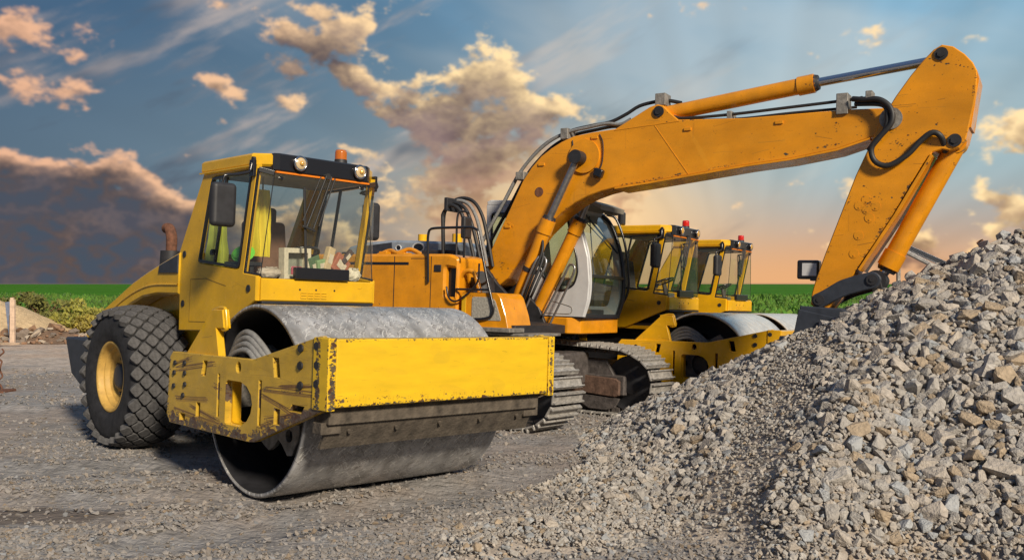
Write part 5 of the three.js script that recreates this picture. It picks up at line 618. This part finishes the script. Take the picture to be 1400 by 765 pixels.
{ // marker post
  const o = thing('marker_post', 'pale wooden marker post with a blue board leaning on it', 'post'); o.position.set(-14.88, yardHeight(-14.9, 27.6), -27.8);
  part(o, 'post', [box(-0.07, 0.07, 0, 1.36, -0.05, 0.05, 0.012), box(-0.06, 0.03, 1.3, 1.42, -0.04, 0.04, 0.01)], S({ map: mottled([0.62, 0.45, 0.33], 0.3, 53, 0.7), roughness: 0.8 })); part(o, 'board', [prism([[-0.26, 1.28], [-0.12, 1.3], [-0.09, 0.2], [-0.13, 0.2], [-0.2, 0.7]], -0.08, -0.05, [], 0.004), box(-0.14, -0.08, 0, 0.9, -0.08, -0.05, 0.004)], S({ map: mottled([0.16, 0.19, 0.27], 0.3, 54, 0.7), roughness: 0.7 }));
  const pl = thing('timber_plank', 'weathered timber planks lying flat at the foot of the marker post', 'plank'); pl.position.set(-15.1, yardHeight(-15, 27) + 0.02, -27.0); for (const [x, z, t, w] of [[0, 0, 0.1, 1.4], [-0.5, -0.25, -0.12, 1.2], [-0.2, 0.25, 0.03, 1.0]]) { const b = part(pl, 'plank', box(-w, w * 0.6, 0, 0.06, -0.08, 0.08, 0.008), S({ map: mottled([0.38, 0.28, 0.2], 0.4, 55, 0.8), roughness: 0.9 })); b.position.set(x, 0.03 + 0.055 * (z < 0 ? 1 : 0), z); b.rotation.y = t; }
}
{ // rusty bars at the edge of the picture
  const o = thing('rusty_rebar_bundle', 'rusty twisted steel bars standing upright on the gravel', 'steel bars'), r = rng(17); o.position.set(-8.32, yardHeight(-8.3, 15) - 0.02, -15); for (let k = 0; k < 5; k++) { const x = (r() - 0.5) * 0.3, z = (r() - 0.5) * 0.2, p = []; for (let i = 0; i <= 14; i++) p.push([x + 0.035 * Math.sin(i * 1.5 + k) + 0.01 * i * (r() - 0.3), 0.05 * i, z + 0.035 * Math.cos(i * 1.5 + k)]); part(o, 'bar', tube(p, 0.014, 60, 6), mats.rust); } part(o, 'foot', [box(-0.25, 0.25, 0, 0.05, -0.2, 0.2, 0.01)], mats.rust);
}
{ // what shows over the top of the heap
  const e = thing('exhaust_stack', 'bent dark exhaust pipe poking up behind the crest of the gravel heap', 'exhaust pipe'), b = 14.6; e.position.set(7.52, yardHeight(7.5, b), -b);
  part(e, 'muffler', [rod(V(0, 0.0, 0), V(0, 2.2, 0), 0.12, 0.12, 20)], mats.dark); part(e, 'pipe', tube([[0, 2.1, 0], [0, 2.45, 0], [-0.02, 2.6, 0], [-0.1, 2.72, 0], [-0.2, 2.86, 0]], 0.055, 20, 12), mats.rust);
  const s = thing('steel_bar_frame', 'two grey steel bars sloping down behind the gravel heap beside the bucket ram', 'steel bars'), d = 13.6; s.position.set(5.75, yardHeight(5.7, d), -d); const g0 = 2.72;
  part(s, 'bar', bar(V(-0.15, g0 - 0.0, 0), V(0.62, g0 - 0.34, 0), 0.1, 0.07), mats.chrome); part(s, 'bar', bar(V(-0.13, g0 - 0.1, 0.1), V(0.5, g0 - 0.42, 0.1), 0.08, 0.05), mats.wornRod); part(s, 'post', [bar(V(0.6, 0, 0.05), V(0.6, g0 - 0.3, 0.05), 0.14, 0.12), bar(V(-0.12, 0, 0.05), V(-0.14, g0, 0.05), 0.05, 0.05)], mats.greySteel);
}
// ---------- things lying in the near roller's cab ----------
function inCab(o, x, y, z, turn = 0) { nearRoller.updateMatrixWorld(true); o.position.copy(V(x, y, z).applyMatrix4(nearRoller.matrixWorld)); o.quaternion.copy(nearRoller.quaternion).multiply(new THREE.Quaternion().setFromEuler(new THREE.Euler(0, turn, 0))); return o; }
const plain = (c, r = 0.8) => S({ map: mottled(c, 0.25, 60, 0.3), roughness: r });
{
  const cloth = (pts, amp, seed) => { const g = new THREE.PlaneGeometry(1, 1, 14, 20), p = g.attributes.position; for (let i = 0; i < p.count; i++) { const u = p.getX(i) + 0.5, v = 0.5 - p.getY(i), w = lerp(pts[0], pts[1], Math.pow(v, 0.7)) * (1 + 0.12 * noise3(v * 4, seed, 1)); p.setXYZ(i, amp * Math.sin(u * 15 + seed + 2 * v) * (0.4 + v) + 0.02 * noise3(u * 3, v * 3, seed), -v * pts[2], (u - 0.5) * w); } g.computeVertexNormals(); return g; };
  const hv = P({ color: C(0.85, 0.68, 0.02), roughness: 0.85, transmission: 0.25, thickness: 0, side: THREE.DoubleSide });
  const v = thing('hi_vis_vest', 'bright yellow safety vest hung behind the windscreen of the large roller', 'vest'); inCab(v, -1.22, 2.72, 0.36); part(v, 'cloth', [cloth([0.14, 0.24, 0.66], 0.03, 2), cloth([0.14, 0.2, 0.6], 0.03, 5).translate(-0.07, 0, 0.02)], hv); part(v, 'hook', rod(V(0, 0, 0), V(0, 0.14, 0), 0.008), mats.black);
  const w = thing('hi_vis_jacket', 'pale yellow-green safety jacket hung by the rear side window of the large roller', 'jacket'); inCab(w, -1.76, 2.7, 0.54); part(w, 'cloth', [cloth([0.1, 0.22, 0.72], 0.03, 7)], P({ color: C(0.72, 0.7, 0.08), roughness: 0.85, transmission: 0.3, thickness: 0, side: THREE.DoubleSide })); part(w, 'hook', rod(V(0, 0, 0), V(0, 0.16, 0), 0.008), mats.black);
  const h = thing('safety_helmet', 'bright green safety helmet lying behind the side window of the large roller', 'helmet'); inCab(h, -1.3, 2.08, 0.52, 0.5); h.rotateX(1.15); h.scale.setScalar(0.85); const gm = P({ color: C(0.22, 0.75, 0.06), roughness: 0.3, clearcoat: 0.5 }); part(h, 'shell', [new THREE.SphereGeometry(0.1, 24, 12, 0, 6.3, 0, 1.6).scale(1.2, 0.62, 0.9)], gm); part(h, 'brim', prismY(circle(0.02, 0, 0.15, 28, 0.11), -0.008, 0.006, [], 0.003), gm);
  const rack = thing('helmet_shelf', 'dark shelf under the green helmet by the side window', 'shelf'); inCab(rack, -1.3, 1.98, 0.5); part(rack, 'board', box(-0.2, 0.2, -0.02, 0.02, -0.1, 0.1), mats.dark); part(rack, 'support', [box(-0.18, -0.15, -0.58, -0.02, -0.02, 0.02), box(0.15, 0.18, -0.58, -0.02, -0.02, 0.02)], mats.dark);
  const c = thing('picture_crate', 'cream open box with dark inside standing behind the windscreen', 'box'); inCab(c, -0.9, 1.842, 0.16, 0.1); part(c, 'frame', prismX([[-0.16, 0], [0.16, 0], [0.17, 0.3], [-0.15, 0.31]], -0.05, 0.05, [[[-0.12, 0.04], [0.125, 0.04], [0.13, 0.26], [-0.115, 0.27]]], 0.006), plain([0.62, 0.55, 0.42])); part(c, 'back', box(-0.052, -0.045, 0.03, 0.28, -0.14, 0.14, 0), plain([0.24, 0.25, 0.2])); part(c, 'print', [box(-0.044, -0.03, 0.05, 0.13, -0.1, 0.02, 0.005)], plain([0.4, 0.08, 0.12]));
  const items = [['folded_booklet', 'dark green folded booklet leaning on the dashboard clutter', 'booklet', -0.06, 0.0, 0.02, 0.24, 0.15, 0.35, [0.08, 0.14, 0.07]], ['paper_carton', 'cream paper carton leaning in the clutter behind the windscreen', 'carton', -0.2, 0.1, 0.07, 0.24, 0.09, -0.3, [0.55, 0.42, 0.25]], ['green_pouch', 'pale green pouch lying in the clutter behind the windscreen', 'pouch', -0.12, 0.09, 0.06, 0.12, 0.14, 0.2, [0.22, 0.34, 0.16]], ['red_packet', 'red and brown packet lying across the dashboard clutter', 'packet', -0.34, 0.06, 0.05, 0.2, 0.2, -0.6, [0.36, 0.12, 0.07]], ['cream_parcel', 'crumpled cream parcel at the right end of the dashboard', 'parcel', -0.5, 0.1, 0.13, 0.14, 0.17, 0.3, [0.66, 0.6, 0.48]], ['dark_flask', 'dark flask lying slanted on the dashboard clutter', 'flask', -0.42, 0.16, 0.05, 0.18, 0.06, -0.8, [0.07, 0.05, 0.05]], ['tan_glove', 'tan work gloves piled in the dashboard corner', 'gloves', -0.28, 0.05, 0.1, 0.1, 0.18, 0.5, [0.5, 0.33, 0.18]], ['rolled_cloth', 'rolled pale patterned cloth at the left end of the dashboard', 'cloth', 0.46, 0.06, 0.12, 0.11, 0.26, 0.1, [0.52, 0.44, 0.36]]];
  for (const [n, l, cat, z, y, dx, dy, dz, lean, col] of items) { const g = dx > 0.09 ? new THREE.IcosahedronGeometry(1, 3) : null, o = thing(n, l, cat); inCab(o, -0.88, 1.842, z, 0.2); if (g) { const p = g.attributes.position; for (let i = 0; i < p.count; i++) { const k = 1 + 0.22 * noise3(p.getX(i) * 2 + z * 9, p.getY(i) * 2, p.getZ(i) * 2); p.setXYZ(i, p.getX(i) * k * dx * 0.6, dy / 2 + p.getY(i) * k * dy / 2, p.getZ(i) * k * dz / 2); } g.computeVertexNormals(); part(o, 'body', g, plain(col)); part(o, 'fold', tube([[0.02, dy * 0.95, -dz * 0.3], [0.05, dy * 0.85, 0], [0.04, dy * 0.9, dz * 0.3]], 0.012, 10, 6), plain(col.map((q) => q * 0.7))); } else { const b = part(o, 'body', new RoundedBoxGeometry(dx, dy, dz, 2, 0.012).rotateX(lean).translate(0, y + dy / 2, 0), plain(col)); part(o, 'label_patch', new THREE.BoxGeometry(0.004, dy * 0.4, dz * 0.6).rotateX(lean).translate(dx / 2 + 0.002, y + dy / 2, 0), plain([0.6, 0.52, 0.4])); } }
}
renderer.render(scene, camera);
